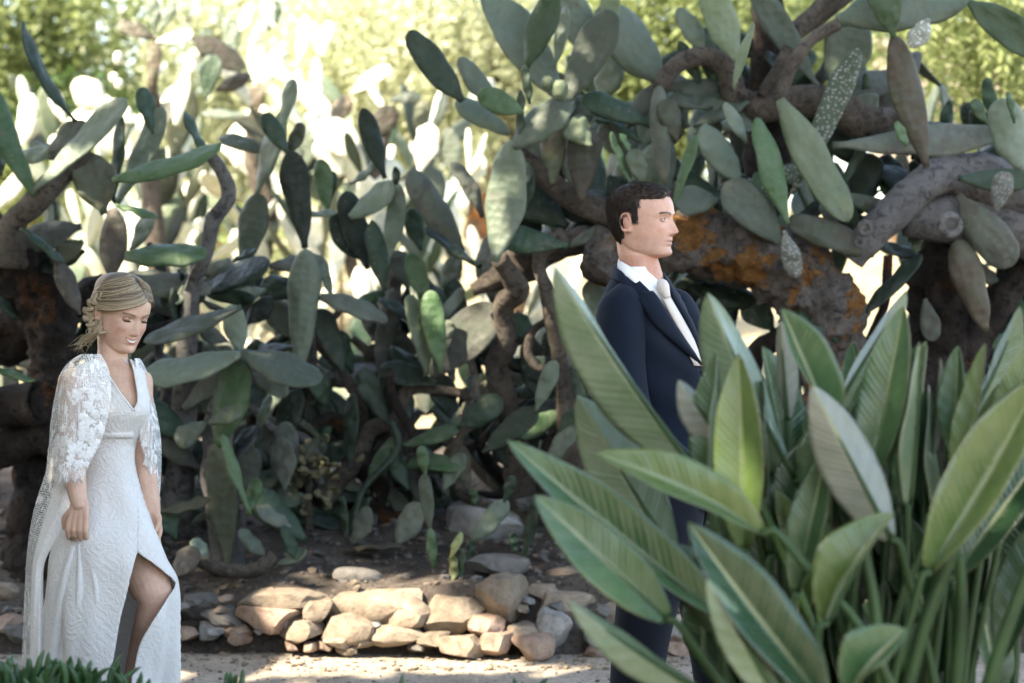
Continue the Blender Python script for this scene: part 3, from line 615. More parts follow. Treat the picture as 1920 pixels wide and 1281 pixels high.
for a in [(1350, 375, 1260, 372, 56, 8.75, 35, 's'), (1384, 340, 1316, 234, 66, 8.85, 15, 's'), (1464, 456, 1360, 342, 82, 8.7, 20, 's'), (1476, 420, 1418, 220, 56, 8.65, 15, 'g'),
          (1462, 186, 1592, 416, 78, 8.65, 12, 'lg', 0.03), (1484, 364, 1610, 90, 54, 8.75, 12, 'w', 0.02), (1738, 314, 1676, 66, 66, 8.7, 8, 'b'), (1562, 272, 1880, 250, 64, 8.85, 32, 'k', 0.02),
          (1676, 72, 1644, -50, 66, 8.65, 10, 'g'), (1568, 40, 1820, -18, 110, 8.8, 22, 's'), (1742, 36, 1708, 90, 44, 8.6, 10, 'ww'), (1816, 4, 1960, 104, 70, 8.7, 15, 'g'),
          (1560, 172, 1610, 36, 96, 9.1, 8, 's'), (1382, 115, 1326, -30, 70, 8.85, 12, 'lg'), (1322, 98, 1270, 15, 42, 8.95, 20, 's'), (1536, 166, 1412, -25, 56, 9.0, 15, 's'),
          (1376, 168, 1414, 42, 20, 8.7, 35, 'lg'), (1400, 268, 1358, 192, 28, 8.75, 25, 's'), (1362, 185, 1258, 182, 44, 9.0, 40, 's'), (1300, 238, 1405, 190, 30, 8.95, 45, 's'),
          (1640, 478, 1476, 412, 58, 8.7, 25, 'o', -0.06), (1470, 432, 1494, 522, 40, 8.6, 8, 'ww'), (1612, 400, 1628, 286, 70, 9.1, 15, 'd'), (1796, 366, 1898, 500, 84, 8.75, 12, 'k'),
          (1796, 334, 1950, 336, 48, 8.65, 20, 'g'), (1868, 398, 1886, 322, 44, 8.55, 8, 'ww'), (1848, 622, 1794, 450, 66, 8.8, 10, 'b'), (1616, 594, 1730, 478, 38, 8.8, 30, 'd'),
          (1912, 318, 1876, 184, 80, 8.7, 12, 's'), (1862, 224, 1850, 146, 28, 8.75, 25, 'd'), (1850, 234, 1824, 186, 28, 8.65, 20, 'g'), (1902, 232, 1888, 172, 15, 8.6, 30, 'g'),
          (1700, 275, 1680, 228, 22, 8.6, 20, 'g'), (1370, 330, 1350, 260, 40, 8.95, 15, 's'), (1440, 320, 1440, 400, 30, 8.8, 20, 'w'), (1500, 350, 1470, 310, 40, 8.9, 20, 'w'),
          (1560, 340, 1520, 260, 60, 9.2, 20, 'dd'), (1700, 330, 1640, 310, 60, 9.3, 20, 'dd'), (1750, 360, 1690, 330, 50, 9.2, 25, 'k'), (1560, 420, 1620, 350, 50, 9.2, 20, 'd'), (1310, 300, 1340, 220, 50, 9.1, 25, 'k'),
          (1330, 420, 1270, 340, 60, 9.1, 25, 'k'), (1420, 400, 1350, 380, 50, 9.1, 25, 'dd'), (1290, 240, 1240, 150, 60, 9.4, 20, 's'), (1360, 120, 1300, 70, 50, 9.3, 20, 'd'), (1660, 250, 1640, 150, 70, 9.2, 15, 'k'),
          (1640, 230, 1610, 180, 60, 9.0, 20, 'o'), (1820, 530, 1790, 440, 40, 9.2, 20, 'd'), (1900, 470, 1880, 560, 50, 9.1, 20, 'dd'), (1735, 560, 1750, 640, 40, 9.0, 15, 'k'), (1700, 290, 1760, 240, 40, 9.2, 20, 's'),
          (1570, 640, 1500, 575, 60, 8.75, 25, 'd'), (1450, 620, 1400, 560, 60, 9.2, 25, 'd'), (1290, 540, 1420, 560, 60, 9.2, 30, 'dd'), (1330, 700, 1380, 560, 40, 9.4, 25, 'dd'), (1450, 760, 1400, 700, 60, 9.3, 25, 'k'), (1300, 640, 1340, 540, 50, 9.4, 25, 'dd')]:
    pad(cR, *a)

# --- young shoots at the front of the bank (each its own plant)
def shoot(px, Y, label, pads):
    c = cactus(px, Y, label, 'young cactus shoots on the bank')
    for a in pads: pad(c, *a)
    return c
shoot(812, 8.7, 'slender young cactus of three stacked pads left of the yellow shoot', [(814, 1066, 806, 990, 22, 8.7, 20, 'g'), (806, 996, 795, 888, 30, 8.7, 15, 's'), (797, 892, 790, 836, 24, 8.7, 25, 'g')])
shoot(885, 8.8, 'young cactus with one tall grey leaning pad beside the boulder', [(880, 1050, 886, 1008, 16, 8.8, 20, 'd'), (884, 1016, 952, 938, 42, 8.8, 20, 's'), (946, 942, 962, 892, 24, 8.8, 25, 'd')])
shoot(740, 8.95, 'young cactus with a single round grey pad on the soil', [(745, 1020, 786, 942, 52, 8.95, 20, 'k')])
shoot(655, 8.95, 'young cactus with a cupped grey pad at the bank foot', [(660, 1020, 690, 950, 40, 8.95, 25, 'k', 0.08), (650, 1010, 642, 930, 14, 8.95, 40, 'd')])
shoot(852, 8.6, 'curling yellow-green cactus shoot just above the edging stones', [(848, 1098, 846, 1040, 20, 8.6, 30, 'y', 0.1), (846, 1046, 866, 998, 16, 8.6, 25, 'y', -0.1), (856, 1090, 868, 1030, 14, 8.62, 40, 'g', 0.05)])
shoot(975, 8.75, 'dark upright young cactus pad at the tip of the striped leaf', [(976, 1062, 1006, 935, 24, 8.75, 35, 'd'), (968, 1035, 960, 998, 22, 8.8, 15, 'd')])
shoot(905, 9.2, 'tiny green cactus pad sprouting behind the grey boulder', [(890, 950, 886, 915, 20, 9.2, 15, 'g')])

# --- fallen pads lying on the soil
for i, (x0, Y, sx, sy, a, m, lb) in enumerate([(1.13, 9.0, 0.3, 0.12, 0.4, 'k', 'fallen grey cactus pad on the soil behind the broad leaves'), (-0.75, 9.0, 0.28, 0.13, 1.2, 'm', 'fallen mottled cactus pad lying on the soil near the oval rock')]):
    V, Fc = pad_geo(sx, sy, 0.03, 0.02, seed=77 + i)
    o = mk('fallen_pad', V, Fc, M[m]); tagp(o, lb, 'cactus pad')
    o.matrix_basis = Matrix.Translation((x0, Y, hz(x0, Y) + 0.03)) @ Matrix.Rotation(a, 4, 'Z') @ Matrix.Rotation(math.radians(83), 4, 'X')

def gap(px, py):
    """openings in the thicket through which the sunlit slope shows"""
    for gx, gy, rx, ry in ((1630, 540, 55, 75), (1420, 620, 28, 70), (640, 620, 24, 50), (770, 690, 24, 50), (920, 610, 16, 40), (1060, 480, 40, 40), (560, 690, 30, 50), (480, 700, 24, 40), (1010, 520, 20, 40)):
        if ((px - gx) / (rx + 40)) ** 2 + ((py - gy) / (ry + 40)) ** 2 < 1: return True
    return (px < 900 and py < 640) or (px < 1010 and py < 420) or py < 60
# --- smaller pads budding from the limbs of the old plants
def bud(par, lines, n, seed, mats, Lr=(80, 190), up=0.5, chk=None):
    r = random.Random(seed); k = 0
    while k < n:
        (x0, y0, Y0), (x1, y1, Y1) = r.choice(lines); t = r.random()
        x, y, Y = lerp(x0, x1, t), lerp(y0, y1, t), lerp(Y0, Y1, t) + r.uniform(0.02, 0.28)
        a = r.gauss(0, 1.15); L = r.uniform(*Lr)
        tx, ty = x + L * math.sin(a), y - L * math.cos(a) * (1 if r.random() < 0.5 + up * 0.5 else -0.7)
        k += 1
        if chk and chk(tx, ty): continue
        pad(par, x, y, tx, ty, L * r.uniform(0.22, 0.4), Y, r.uniform(5, 60), r.choice(mats), r.gauss(0, 0.06), r.uniform(-0.2, 0.2))
        if r.random() < 0.45:
            a += r.gauss(0, 0.7); L2 = L * r.uniform(0.5, 0.9); x2, y2 = tx + L2 * math.sin(a), ty - L2 * math.cos(a)
            if not (chk and chk(x2, y2)): pad(par, tx, ty, x2, y2, L2 * r.uniform(0.22, 0.4), Y, r.uniform(5, 60), r.choice(mats), r.gauss(0, 0.06))
MX = ['s', 'k', 'd', 'dd', 's', 'g', 'd', 'o']
bud(cR, [((1200, 440, 9.0), (1560, 560, 9.0)), ((1600, 470, 8.9), (1850, 330, 9.0)), ((1380, 200, 9.1), (1700, 235, 9.1)), ((1430, 330, 9.3), (1440, 0, 9.3)), ((1700, 410, 9.0), (1920, 440, 9.1)), ((1750, 700, 9.2), (1900, 520, 9.2))], 95, 5, MX, chk=gap)
bud(cC, [((970, 290, 9.0), (1140, 400, 9.1)), ((960, 510, 9.1), (1110, 440, 9.2)), ((1236, 160, 9.0), (1375, 170, 9.0)), ((940, 580, 9.2), (960, 800, 9.4)), ((1045, 640, 9.1), (1070, 860, 9.2))], 60, 6, MX, (70, 170), chk=gap)
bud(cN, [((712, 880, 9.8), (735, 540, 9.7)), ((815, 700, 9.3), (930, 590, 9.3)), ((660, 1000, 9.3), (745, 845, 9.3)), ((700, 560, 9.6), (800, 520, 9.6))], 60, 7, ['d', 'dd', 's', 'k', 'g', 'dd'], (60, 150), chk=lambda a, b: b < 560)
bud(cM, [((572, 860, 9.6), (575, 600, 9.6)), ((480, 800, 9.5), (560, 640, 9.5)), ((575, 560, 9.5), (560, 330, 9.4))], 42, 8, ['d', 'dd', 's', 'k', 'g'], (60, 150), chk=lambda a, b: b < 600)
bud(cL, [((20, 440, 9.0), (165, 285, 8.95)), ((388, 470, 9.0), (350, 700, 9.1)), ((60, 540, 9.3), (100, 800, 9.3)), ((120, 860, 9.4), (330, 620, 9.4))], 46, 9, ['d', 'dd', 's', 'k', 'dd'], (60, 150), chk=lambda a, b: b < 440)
bud(cB, [((420, 960, 9.1), (415, 760, 9.1)), ((330, 980, 9.2), (345, 760, 9.2)), ((480, 960, 9.2), (560, 860, 9.4))], 40, 10, ['d', 'dd', 'k', 's', 'o'], (60, 130), chk=lambda a, b: b < 640)
# --- twisting woody stems
rt = random.Random(77)
for par, x0, x1, n_ in ((cM, 470, 640, 6), (cN, 650, 900, 9), (cC, 920, 1110, 8), (cR, 1250, 1900, 14), (cL, 60, 360, 6)):
    for k in range(n_):
        x = rt.uniform(x0, x1); y = rt.uniform(900, 1000); Y = rt.uniform(9.2, 9.9); r0 = rt.uniform(9, 18); q = [(x, y, Y, r0)]
        a = rt.gauss(0, 0.4)
        for j in range(rt.choice([4, 5, 6])):
            a = a * 0.6 + rt.gauss(0, 0.7); st = rt.uniform(45, 85)
            x += st * math.sin(a); y -= st * math.cos(a); q.append((x, y, Y, r0 * (1 - 0.1 * j)))
        limb(par, q, rt.choice(['bark_grey', 'bark_brown', 'bark_brown', 'bark_dark']), amp=0.25, freq=12.0)
        if not gap(x, y - 90): pad(par, x, y, x + rt.gauss(0, 60), y - rt.uniform(80, 150), rt.uniform(36, 56), Y, rt.uniform(0, 50), rt.choice(['d', 's', 'g', 'k']))
# --- filler plants: chains of pads growing from the bank behind the hand-placed ones
VARS = []
for k in range(10):
    V, Fc = pad_geo(1.0, RND.uniform(0.24, 0.42), 0.075, RND.uniform(-0.09, 0.09), RND.uniform(-0.12, 0.12), RND.uniform(-0.3, 0.3), 500 + k, nv=12, seg=12)
    VARS.append((V, Fc))
VM = {}
def var_mesh(k, mat):
    if (k, mat) not in VM:
        V, Fc = VARS[k]
        me = bpy.data.meshes.new('pad'); me.from_pydata([tuple(v) for v in V], [], Fc); me.materials.append(M[mat])
        me.polygons.foreach_set('use_smooth', [True] * len(me.polygons)); VM[(k, mat)] = me
    return VM[(k, mat)]
def grow(par, X, Y, r, mats, n, L0=0.42, spread=0.5, avoid=None, zmax=9):
    tips = [(Vector((X, Y, hz(X, Y) - 0.03)), Vector((r.gauss(0, 0.15), r.gauss(0, 0.1), 1)).normalized())]
    made = 0
    while tips and made < n:
        b, d = tips.pop(0 if r.random() < 0.5 else -1)
        L = L0 * r.uniform(0.7, 1.25)
        d2 = (d + Vector((r.gauss(0, spread), r.gauss(0, spread * 0.7), 0.25 + r.gauss(0, spread * 0.5)))).normalized()
        e = b + d2 * L
        if e.z > zmax: continue
        px = e.x / e.y * F + 960; py = HY - (e.z - HC) / e.y * F
        if avoid and avoid(px, py): continue
        o = link('pad', var_mesh(r.randrange(10), r.choice(mats)), par)
        set_world(o, frame(b, e, r.uniform(-70, 70)) @ Matrix.Scale(L, 4))
        made += 1
        for _ in range(r.choice([1, 2, 2, 3])): tips.append((b + d2 * L * 0.96, d2))
LBL = ['left end of the thicket behind the old dark trunk', 'behind the bride', 'just right of the bride', 'between the lens-shaped pads and the tall chains', 'under the tall upright chains', 'below the dark tangled crown', 'at the foot of the centre gap', 'behind the twisting grey strap', 'straight behind the groom', 'right of the groom in deep shade', 'under the orange-barked limb', 'behind the broad-leaved plant', 'at the right end of the thicket', 'right edge behind the dark trunk']
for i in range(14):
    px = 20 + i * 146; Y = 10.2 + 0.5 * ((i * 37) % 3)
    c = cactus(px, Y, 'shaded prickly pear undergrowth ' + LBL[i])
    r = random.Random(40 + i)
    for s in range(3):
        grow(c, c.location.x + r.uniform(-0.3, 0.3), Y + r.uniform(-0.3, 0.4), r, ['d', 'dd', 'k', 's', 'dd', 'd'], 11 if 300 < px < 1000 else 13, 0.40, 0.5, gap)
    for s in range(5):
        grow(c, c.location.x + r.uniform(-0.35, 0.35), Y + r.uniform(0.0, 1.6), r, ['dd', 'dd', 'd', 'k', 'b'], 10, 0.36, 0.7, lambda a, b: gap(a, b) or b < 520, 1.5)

# --- sunlit plants further up the slope
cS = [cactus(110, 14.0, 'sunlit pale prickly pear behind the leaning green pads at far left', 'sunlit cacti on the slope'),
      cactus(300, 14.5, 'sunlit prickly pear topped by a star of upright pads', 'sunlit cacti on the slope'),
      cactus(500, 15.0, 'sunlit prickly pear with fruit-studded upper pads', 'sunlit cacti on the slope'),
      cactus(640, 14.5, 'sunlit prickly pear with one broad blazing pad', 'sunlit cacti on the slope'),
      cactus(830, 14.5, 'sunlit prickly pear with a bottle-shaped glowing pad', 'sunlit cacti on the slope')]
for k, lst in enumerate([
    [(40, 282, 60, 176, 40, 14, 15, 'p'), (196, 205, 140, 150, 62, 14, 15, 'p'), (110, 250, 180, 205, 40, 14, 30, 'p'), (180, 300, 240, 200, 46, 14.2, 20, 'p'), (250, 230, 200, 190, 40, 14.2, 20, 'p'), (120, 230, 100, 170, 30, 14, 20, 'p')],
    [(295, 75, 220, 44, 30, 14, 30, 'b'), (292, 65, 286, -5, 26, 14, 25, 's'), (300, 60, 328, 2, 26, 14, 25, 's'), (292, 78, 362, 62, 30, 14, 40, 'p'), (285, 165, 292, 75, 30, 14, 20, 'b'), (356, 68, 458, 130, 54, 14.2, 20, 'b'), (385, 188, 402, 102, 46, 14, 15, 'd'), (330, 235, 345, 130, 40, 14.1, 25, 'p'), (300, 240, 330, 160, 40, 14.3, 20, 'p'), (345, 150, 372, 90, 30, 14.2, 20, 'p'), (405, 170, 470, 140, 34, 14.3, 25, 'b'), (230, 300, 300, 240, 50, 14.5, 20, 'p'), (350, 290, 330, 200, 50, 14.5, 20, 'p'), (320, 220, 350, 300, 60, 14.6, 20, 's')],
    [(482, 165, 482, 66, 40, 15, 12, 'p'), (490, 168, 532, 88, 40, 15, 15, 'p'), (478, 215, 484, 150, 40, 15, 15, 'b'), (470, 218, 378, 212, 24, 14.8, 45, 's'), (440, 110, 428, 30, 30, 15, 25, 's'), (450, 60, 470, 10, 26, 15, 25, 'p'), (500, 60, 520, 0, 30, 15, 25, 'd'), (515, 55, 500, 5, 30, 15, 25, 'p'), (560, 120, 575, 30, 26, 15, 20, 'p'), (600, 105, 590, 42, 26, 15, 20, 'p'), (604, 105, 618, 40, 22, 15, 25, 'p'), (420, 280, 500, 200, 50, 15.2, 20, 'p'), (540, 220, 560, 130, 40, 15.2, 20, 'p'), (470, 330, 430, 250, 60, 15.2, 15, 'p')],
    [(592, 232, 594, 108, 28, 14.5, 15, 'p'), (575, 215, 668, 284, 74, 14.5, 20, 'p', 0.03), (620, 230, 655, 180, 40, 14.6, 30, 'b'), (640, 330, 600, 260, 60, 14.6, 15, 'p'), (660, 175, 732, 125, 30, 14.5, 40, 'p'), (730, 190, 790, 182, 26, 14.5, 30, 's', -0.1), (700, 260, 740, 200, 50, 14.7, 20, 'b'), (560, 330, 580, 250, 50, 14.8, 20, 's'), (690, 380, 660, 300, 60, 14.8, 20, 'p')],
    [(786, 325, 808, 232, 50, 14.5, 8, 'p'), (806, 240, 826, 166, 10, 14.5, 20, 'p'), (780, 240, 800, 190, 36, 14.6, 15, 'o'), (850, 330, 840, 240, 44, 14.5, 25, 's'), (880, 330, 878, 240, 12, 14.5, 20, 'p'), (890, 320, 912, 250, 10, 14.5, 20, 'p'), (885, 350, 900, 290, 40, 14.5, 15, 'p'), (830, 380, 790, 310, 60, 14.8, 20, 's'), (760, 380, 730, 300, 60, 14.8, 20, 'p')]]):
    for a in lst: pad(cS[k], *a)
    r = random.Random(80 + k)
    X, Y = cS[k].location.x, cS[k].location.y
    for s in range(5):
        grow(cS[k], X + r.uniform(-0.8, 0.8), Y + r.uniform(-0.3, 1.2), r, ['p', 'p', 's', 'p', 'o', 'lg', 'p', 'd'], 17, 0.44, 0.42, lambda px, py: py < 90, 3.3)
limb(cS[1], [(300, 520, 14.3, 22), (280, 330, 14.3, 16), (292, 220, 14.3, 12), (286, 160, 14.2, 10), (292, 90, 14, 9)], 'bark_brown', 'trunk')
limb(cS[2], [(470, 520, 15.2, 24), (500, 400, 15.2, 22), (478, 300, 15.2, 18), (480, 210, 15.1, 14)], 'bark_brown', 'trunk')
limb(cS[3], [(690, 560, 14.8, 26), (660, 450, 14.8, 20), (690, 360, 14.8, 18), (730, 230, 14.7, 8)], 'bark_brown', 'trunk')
r = random.Random(3)
for k in range(13):
    fx, fy = r.choice([(492, 60), (505, 75), (520, 85), (530, 95), (480, 70), (215, 80), (218, 105), (215, 140), (225, 165), (298, 130), (350, 120), (410, 120), (500, 50)])
    fx += r.uniform(-8, 8); fy += r.uniform(-8, 8)
    V, Fc = tube_geo([P(fx, fy + 10, 14.4), P(fx, fy + 4, 14.4), P(fx, fy - 4, 14.4), P(fx, fy - 9, 14.4)], [x * mpp(14.4) for x in (4, 8, 8, 4)], 8, 6)
    mk('fruit', [v - Vector(cS[2].location) for v in V], Fc, M['p'], cS[2])

# --- dry rosette succulent in the shade
dr = empty('dry_succulent', P(582, 940, 9.3), 'small dry tan rosette succulent in the shade of the tall chains', 'plant')
r = random.Random(12)
for k in range(46):
    cx, cyy = r.gauss(582, 24), r.gauss(880, 38); Y = 9.2 + r.uniform(-0.1, 0.1)
    V, Fc = pad_geo(0.05, 0.035, 0.01, 0.05, seed=k, nv=5, seg=6)
    o = mk('leaf', V, Fc, M['tan_leaf'], dr)
    b = P(cx, cyy, Y); set_world(o, frame(b, b + Vector((r.gauss(0, 1), r.gauss(-0.3, 0.6), r.gauss(0.4, 0.7))).normalized() * 0.05, r.uniform(-60, 60)))
limb(dr, [(582, 1000, 9.3, 6), (578, 940, 9.3, 6), (584, 870, 9.25, 4)], 'bark_brown', 'stem')

# ------------------------------------------------------------------ bird-of-paradise clumps in the foreground
def strel_leaf(par, bx, by, tx, ty, w, Y, roll=10, mat='sg', bow=0.0, fold=0.25, dY=0.0, crown=None, seed=0, tipsharp=1.0):
    base = P(bx, by, Y); tip = P(tx, ty, Y + dY); L = (tip - base).length
    pale = mat in ('sl', 'sk'); f0 = min(1.0, fold * 1.8); roll = roll * 1.3
    Wd = 0.82 * w * mpp(Y) / max(0.4, math.cos(math.radians(roll)) * math.cos(f0)); fold = -f0 if pale else f0
    nv, nu = 26, 12
    V = []; UV = []; Fc = []
    r = random.Random(seed * 7 + int(tx)); f1 = r.uniform(0, 6); curl = r.uniform(-0.25, 0.25)
    for j in range(nv + 1):
        v = j / nv
        wd = Wd / 2 * (math.sin(math.pi * (0.04 + 0.96 * v) ** 0.92) ** 0.74 if v < 1 else 0.0)
        for i in range(nu + 1):
            u = i / nu * 2 - 1
            fa = fold * (1.2 - 0.45 * v)                       # V-shaped trough
            x = u * wd * math.cos(fa * abs(u)); y = -abs(u) * wd * math.sin(fa) * 0.95; x = u * wd * math.cos(fa)
            y += -0.05 * wd * math.sin(13 * v + f1 + u) * abs(u) ** 2
            y += curl * wd * (1 if u > 0 else -0.4) * abs(u) ** 3
            y += bow * L * 4 * v * (1 - v)
            V.append(Vector((x, y, v * L))); UV.append((i / nu, v))
    for j in range(nv):
        for i in range(nu):
            a = j * (nu + 1) + i; Fc.append((a, a + 1, a + nu + 2, a + nu + 1))
    o = mk('leaf', V, Fc, M[mat], par, True, UV)
    sm = o.modifiers.new('solid', 'SOLIDIFY'); sm.thickness = 0.0012; sm.offset = -1; sm.material_offset = 1; sm.material_offset_rim = 1
    o.data.materials.append(M['sd' if pale else 'sl'])
    fr = frame(base, tip, roll); set_world(o, fr)
    # midrib and petiole as sub-parts in the leaf's own space
    rib = [(0, bow * L * 4 * v * (1 - v) + 0.0035, v * L) for v in (0.0, 0.25, 0.5, 0.75, 0.95)]
    V2, F2 = tube_geo([Vector(q) for q in rib], [0.007, 0.006, 0.0045, 0.003, 0.0012], 6, 14)
    mk('midrib', V2, F2, M['petiole'], o)
    if crown is not None:
        inv = fr.inverted(); d = (tip - base).normalized()
        mid = base - d * (0.35 * (crown - base).length)
        mid = mid.lerp(crown, 0.25)
        V3, F3 = tube_geo([inv @ base, inv @ (base - d * 0.06), inv @ mid, inv @ crown], [0.008, 0.0085, 0.011, 0.017], 8, 16)
        mk('petiole', V3, F3, M['petiole'], o)
    return o
bpA = empty('bird_of_paradise_plant', (PX(1430, 4.3), 4.3, 0.0), 'large out-of-focus bird-of-paradise clump with paddle leaves in front of the groom', 'plant')
bpB = empty('bird_of_paradise_plant', (PX(1830, 4.6), 4.6, 0.0), 'darker bird-of-paradise clump with curling leaves at the lower right corner', 'plant')
SL = [(bpA, 1305, 880, 1040, 500, 104, 4.25, 25, 'sl', 0.02, 0.55), (bpA, 1262, 1040, 1082, 740, 150, 4.5, 10, 'sl', 0.02, 0.2),
      (bpA, 1345, 1150, 950, 825, 112, 4.1, 20, 'sg', 0.02, 0.35), (bpA, 1250, 1160, 1002, 928, 128, 4.0, 12, 'sg', 0.0, 0.15),
      (bpA, 1428, 1000, 1118, 850, 98, 3.95, 25, 'so', -0.06, 0.4), (bpA, 1398, 1030, 1385, 662, 112, 4.15, 10, 'so', 0.0, 0.35),
      (bpA, 1372, 850, 1272, 712, 70, 4.3, 25, 'sk', 0.0, 0.4), (bpA, 1490, 900, 1326, 548, 112, 4.4, 20, 'sl', 0.02, 0.5),
      (bpA, 1560, 800, 1466, 578, 84, 4.3, 25, 'sg', 0.02, 0.5), (bpA, 1475, 790, 1462, 600, 44, 4.55, 20, 'sk', 0.0, 0.4),
      (bpA, 1632, 900, 1694, 574, 112, 4.35, 12, 'sg', 0.0, 0.3), (bpA, 1555, 780, 1700, 545, 62, 4.6, 25, 'sl', 0.0, 0.4),
      (bpA, 1672, 1010, 1522, 722, 132, 4.15, 12, 'sk', 0.0, 0.3), (bpA, 1455, 1040, 1540, 808, 74, 4.4, 30, 'sd', 0.0, 0.5),
      (bpA, 1495, 1110, 1548, 850, 84, 4.25, 15, 'sg', 0.0, 0.4), (bpA, 1400, 940, 1345, 800, 60, 4.5, 20, 'sk', 0.0, 0.4),
      (bpB, 1740, 870, 1763, 672, 22, 4.5, 40, 'sk', 0.0, 0.6), (bpB, 1790, 850, 1796, 648, 62, 4.45, 20, 'sg', 0.0, 0.4),
      (bpB, 1815, 790, 1912, 574, 62, 4.6, 25, 'sl', 0.05, 0.4), (bpB, 1745, 1070, 1950, 705, 130, 4.05, 15, 'so', 0.05, 0.45),
      (bpB, 1800, 900, 1960, 700, 66, 4.3, 30, 'sd', 0.02, 0.4), (bpB, 1690, 780, 1716, 655, 56, 4.5, 20, 'sg', 0.0, 0.4),
      (bpA, 1545, 1320, 1290, 980, 140, 3.85, 15, 'sd', 0.02, 0.4), (bpA, 1470, 1330, 1325, 1085, 92, 3.8, 15, 'sl', 0.0, 0.3),
      (bpA, 1330, 1300, 1066, 1126, 74, 3.9, 25, 'sl', 0.05, 0.4), (bpA, 1552, 1165, 1676, 962, 74, 3.95, 35, 'so', -0.05, 0.7),
      (bpA, 1590, 1300, 1700, 1180, 80, 3.75, 25, 'sg', -0.05, 0.6), (bpB, 1790, 1080, 1970, 830, 116, 4.3, 20, 'sd', 0.0, 0.3),
      (bpB, 1880, 1230, 1960, 960, 100, 4.2, 20, 'sd', 0.0, 0.3), (bpA, 1340, 1190, 1166, 1000, 56, 4.15, 40, 'sd', 0.0, 0.6),
      (bpA, 1380, 1110, 1230, 1030, 60, 4.2, 30, 'sd', 0.0, 0.5), (bpA, 1600, 1100, 1580, 880, 70, 4.5, 25, 'sd', 0.0, 0.4),
      (bpA, 1700, 1120, 1690, 940, 80, 4.5, 20, 'sd', 0.0, 0.4), (bpB, 1760, 1130, 1800, 930, 80, 4.6, 20, 'sd', 0.0, 0.4),
      (bpA, 1430, 1180, 1440, 980, 80, 4.5, 25, 'sd', 0.0, 0.4), (bpB, 1650, 1230, 1660, 1090, 60, 4.4, 30, 'sd', 0.0, 0.4),
      (bpB, 1870, 1300, 1840, 1130, 80, 4.5, 30, 'sd', 0.0, 0.3), (bpA, 1560, 980, 1610, 780, 80, 4.6, 20, 'sd', 0.0, 0.4),
      (bpA, 1500, 1260, 1420, 1120, 70, 4.3, 25, 'sd', 0.0, 0.4), (bpB, 1730, 1300, 1760, 1130, 50, 4.4, 35, 'sg', 0.0, 0.5),
      (bpB, 1900, 960, 1880, 800, 80, 4.7, 20, 'sd', 0.0, 0.4), (bpA, 1620, 800, 1600, 640, 60, 4.75, 20, 'sg', 0.0, 0.4)]
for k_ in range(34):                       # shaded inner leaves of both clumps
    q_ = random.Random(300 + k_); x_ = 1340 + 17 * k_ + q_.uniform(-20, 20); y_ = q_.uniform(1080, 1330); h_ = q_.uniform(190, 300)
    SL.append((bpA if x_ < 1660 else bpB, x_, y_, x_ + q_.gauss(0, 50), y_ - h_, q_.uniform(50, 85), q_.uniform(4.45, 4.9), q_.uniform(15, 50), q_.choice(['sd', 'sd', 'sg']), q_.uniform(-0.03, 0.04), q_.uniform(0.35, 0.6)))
for k_ in range(26):                       # upright outer leaves filling both clumps
    q_ = random.Random(700 + k_); x_ = 1360 + 21 * k_ + q_.uniform(-25, 25); y_ = q_.uniform(900, 1200); h_ = q_.uniform(220, 330)
    SL.append((bpA if x_ < 1660 else bpB, x_, y_, x_ + (x_ - 1600) * 0.12 + q_.gauss(0, 45), y_ - h_, q_.uniform(46, 80), q_.uniform(4.3, 4.8), q_.uniform(10, 45), q_.choice(['sg', 'sd', 'sl', 'so', 'sg']), q_.uniform(-0.03, 0.04), q_.uniform(0.35, 0.6)))
rr = random.Random(21)
for k, a in enumerate(SL):
    par = a[0]; kk = list(a[1:])
    cx = 1530 + (kk[0] - 1530) * 0.35 if par is bpA else 1800 + (kk[0] - 1800) * 0.5
    cr_ = Vector((PX(cx, 4.3) + rr.uniform(-0.06, 0.06), 4.3 + (kk[5] - 4.25) * 0.5 + rr.uniform(-0.05, 0.05), 0.02))
    strel_leaf(par, *kk[:6], roll=kk[6], mat=kk[7], bow=kk[8], fold=kk[9], crown=cr_, seed=k)
# bare flower stalks / spears
for q, par in (([(1652, 1300, 4.0, 11), (1640, 1150, 4.0, 10), (1622, 1050, 4.0, 9), (1606, 975, 4.0, 3)], bpA), ([(1790, 1300, 4.2, 12), (1802, 1150, 4.2, 12), (1800, 1040, 4.2, 9)], bpB),
               ([(1690, 1330, 4.1, 13), (1740, 1150, 4.1, 13), (1800, 1000, 4.1, 12)], bpB), ([(1840, 1330, 4.1, 14), (1880, 1200, 4.1, 13), (1940, 1040, 4.1, 12)], bpB)):
    limb(par, q, 'petiole', 'stalk', 0.03, lumps=0.0)

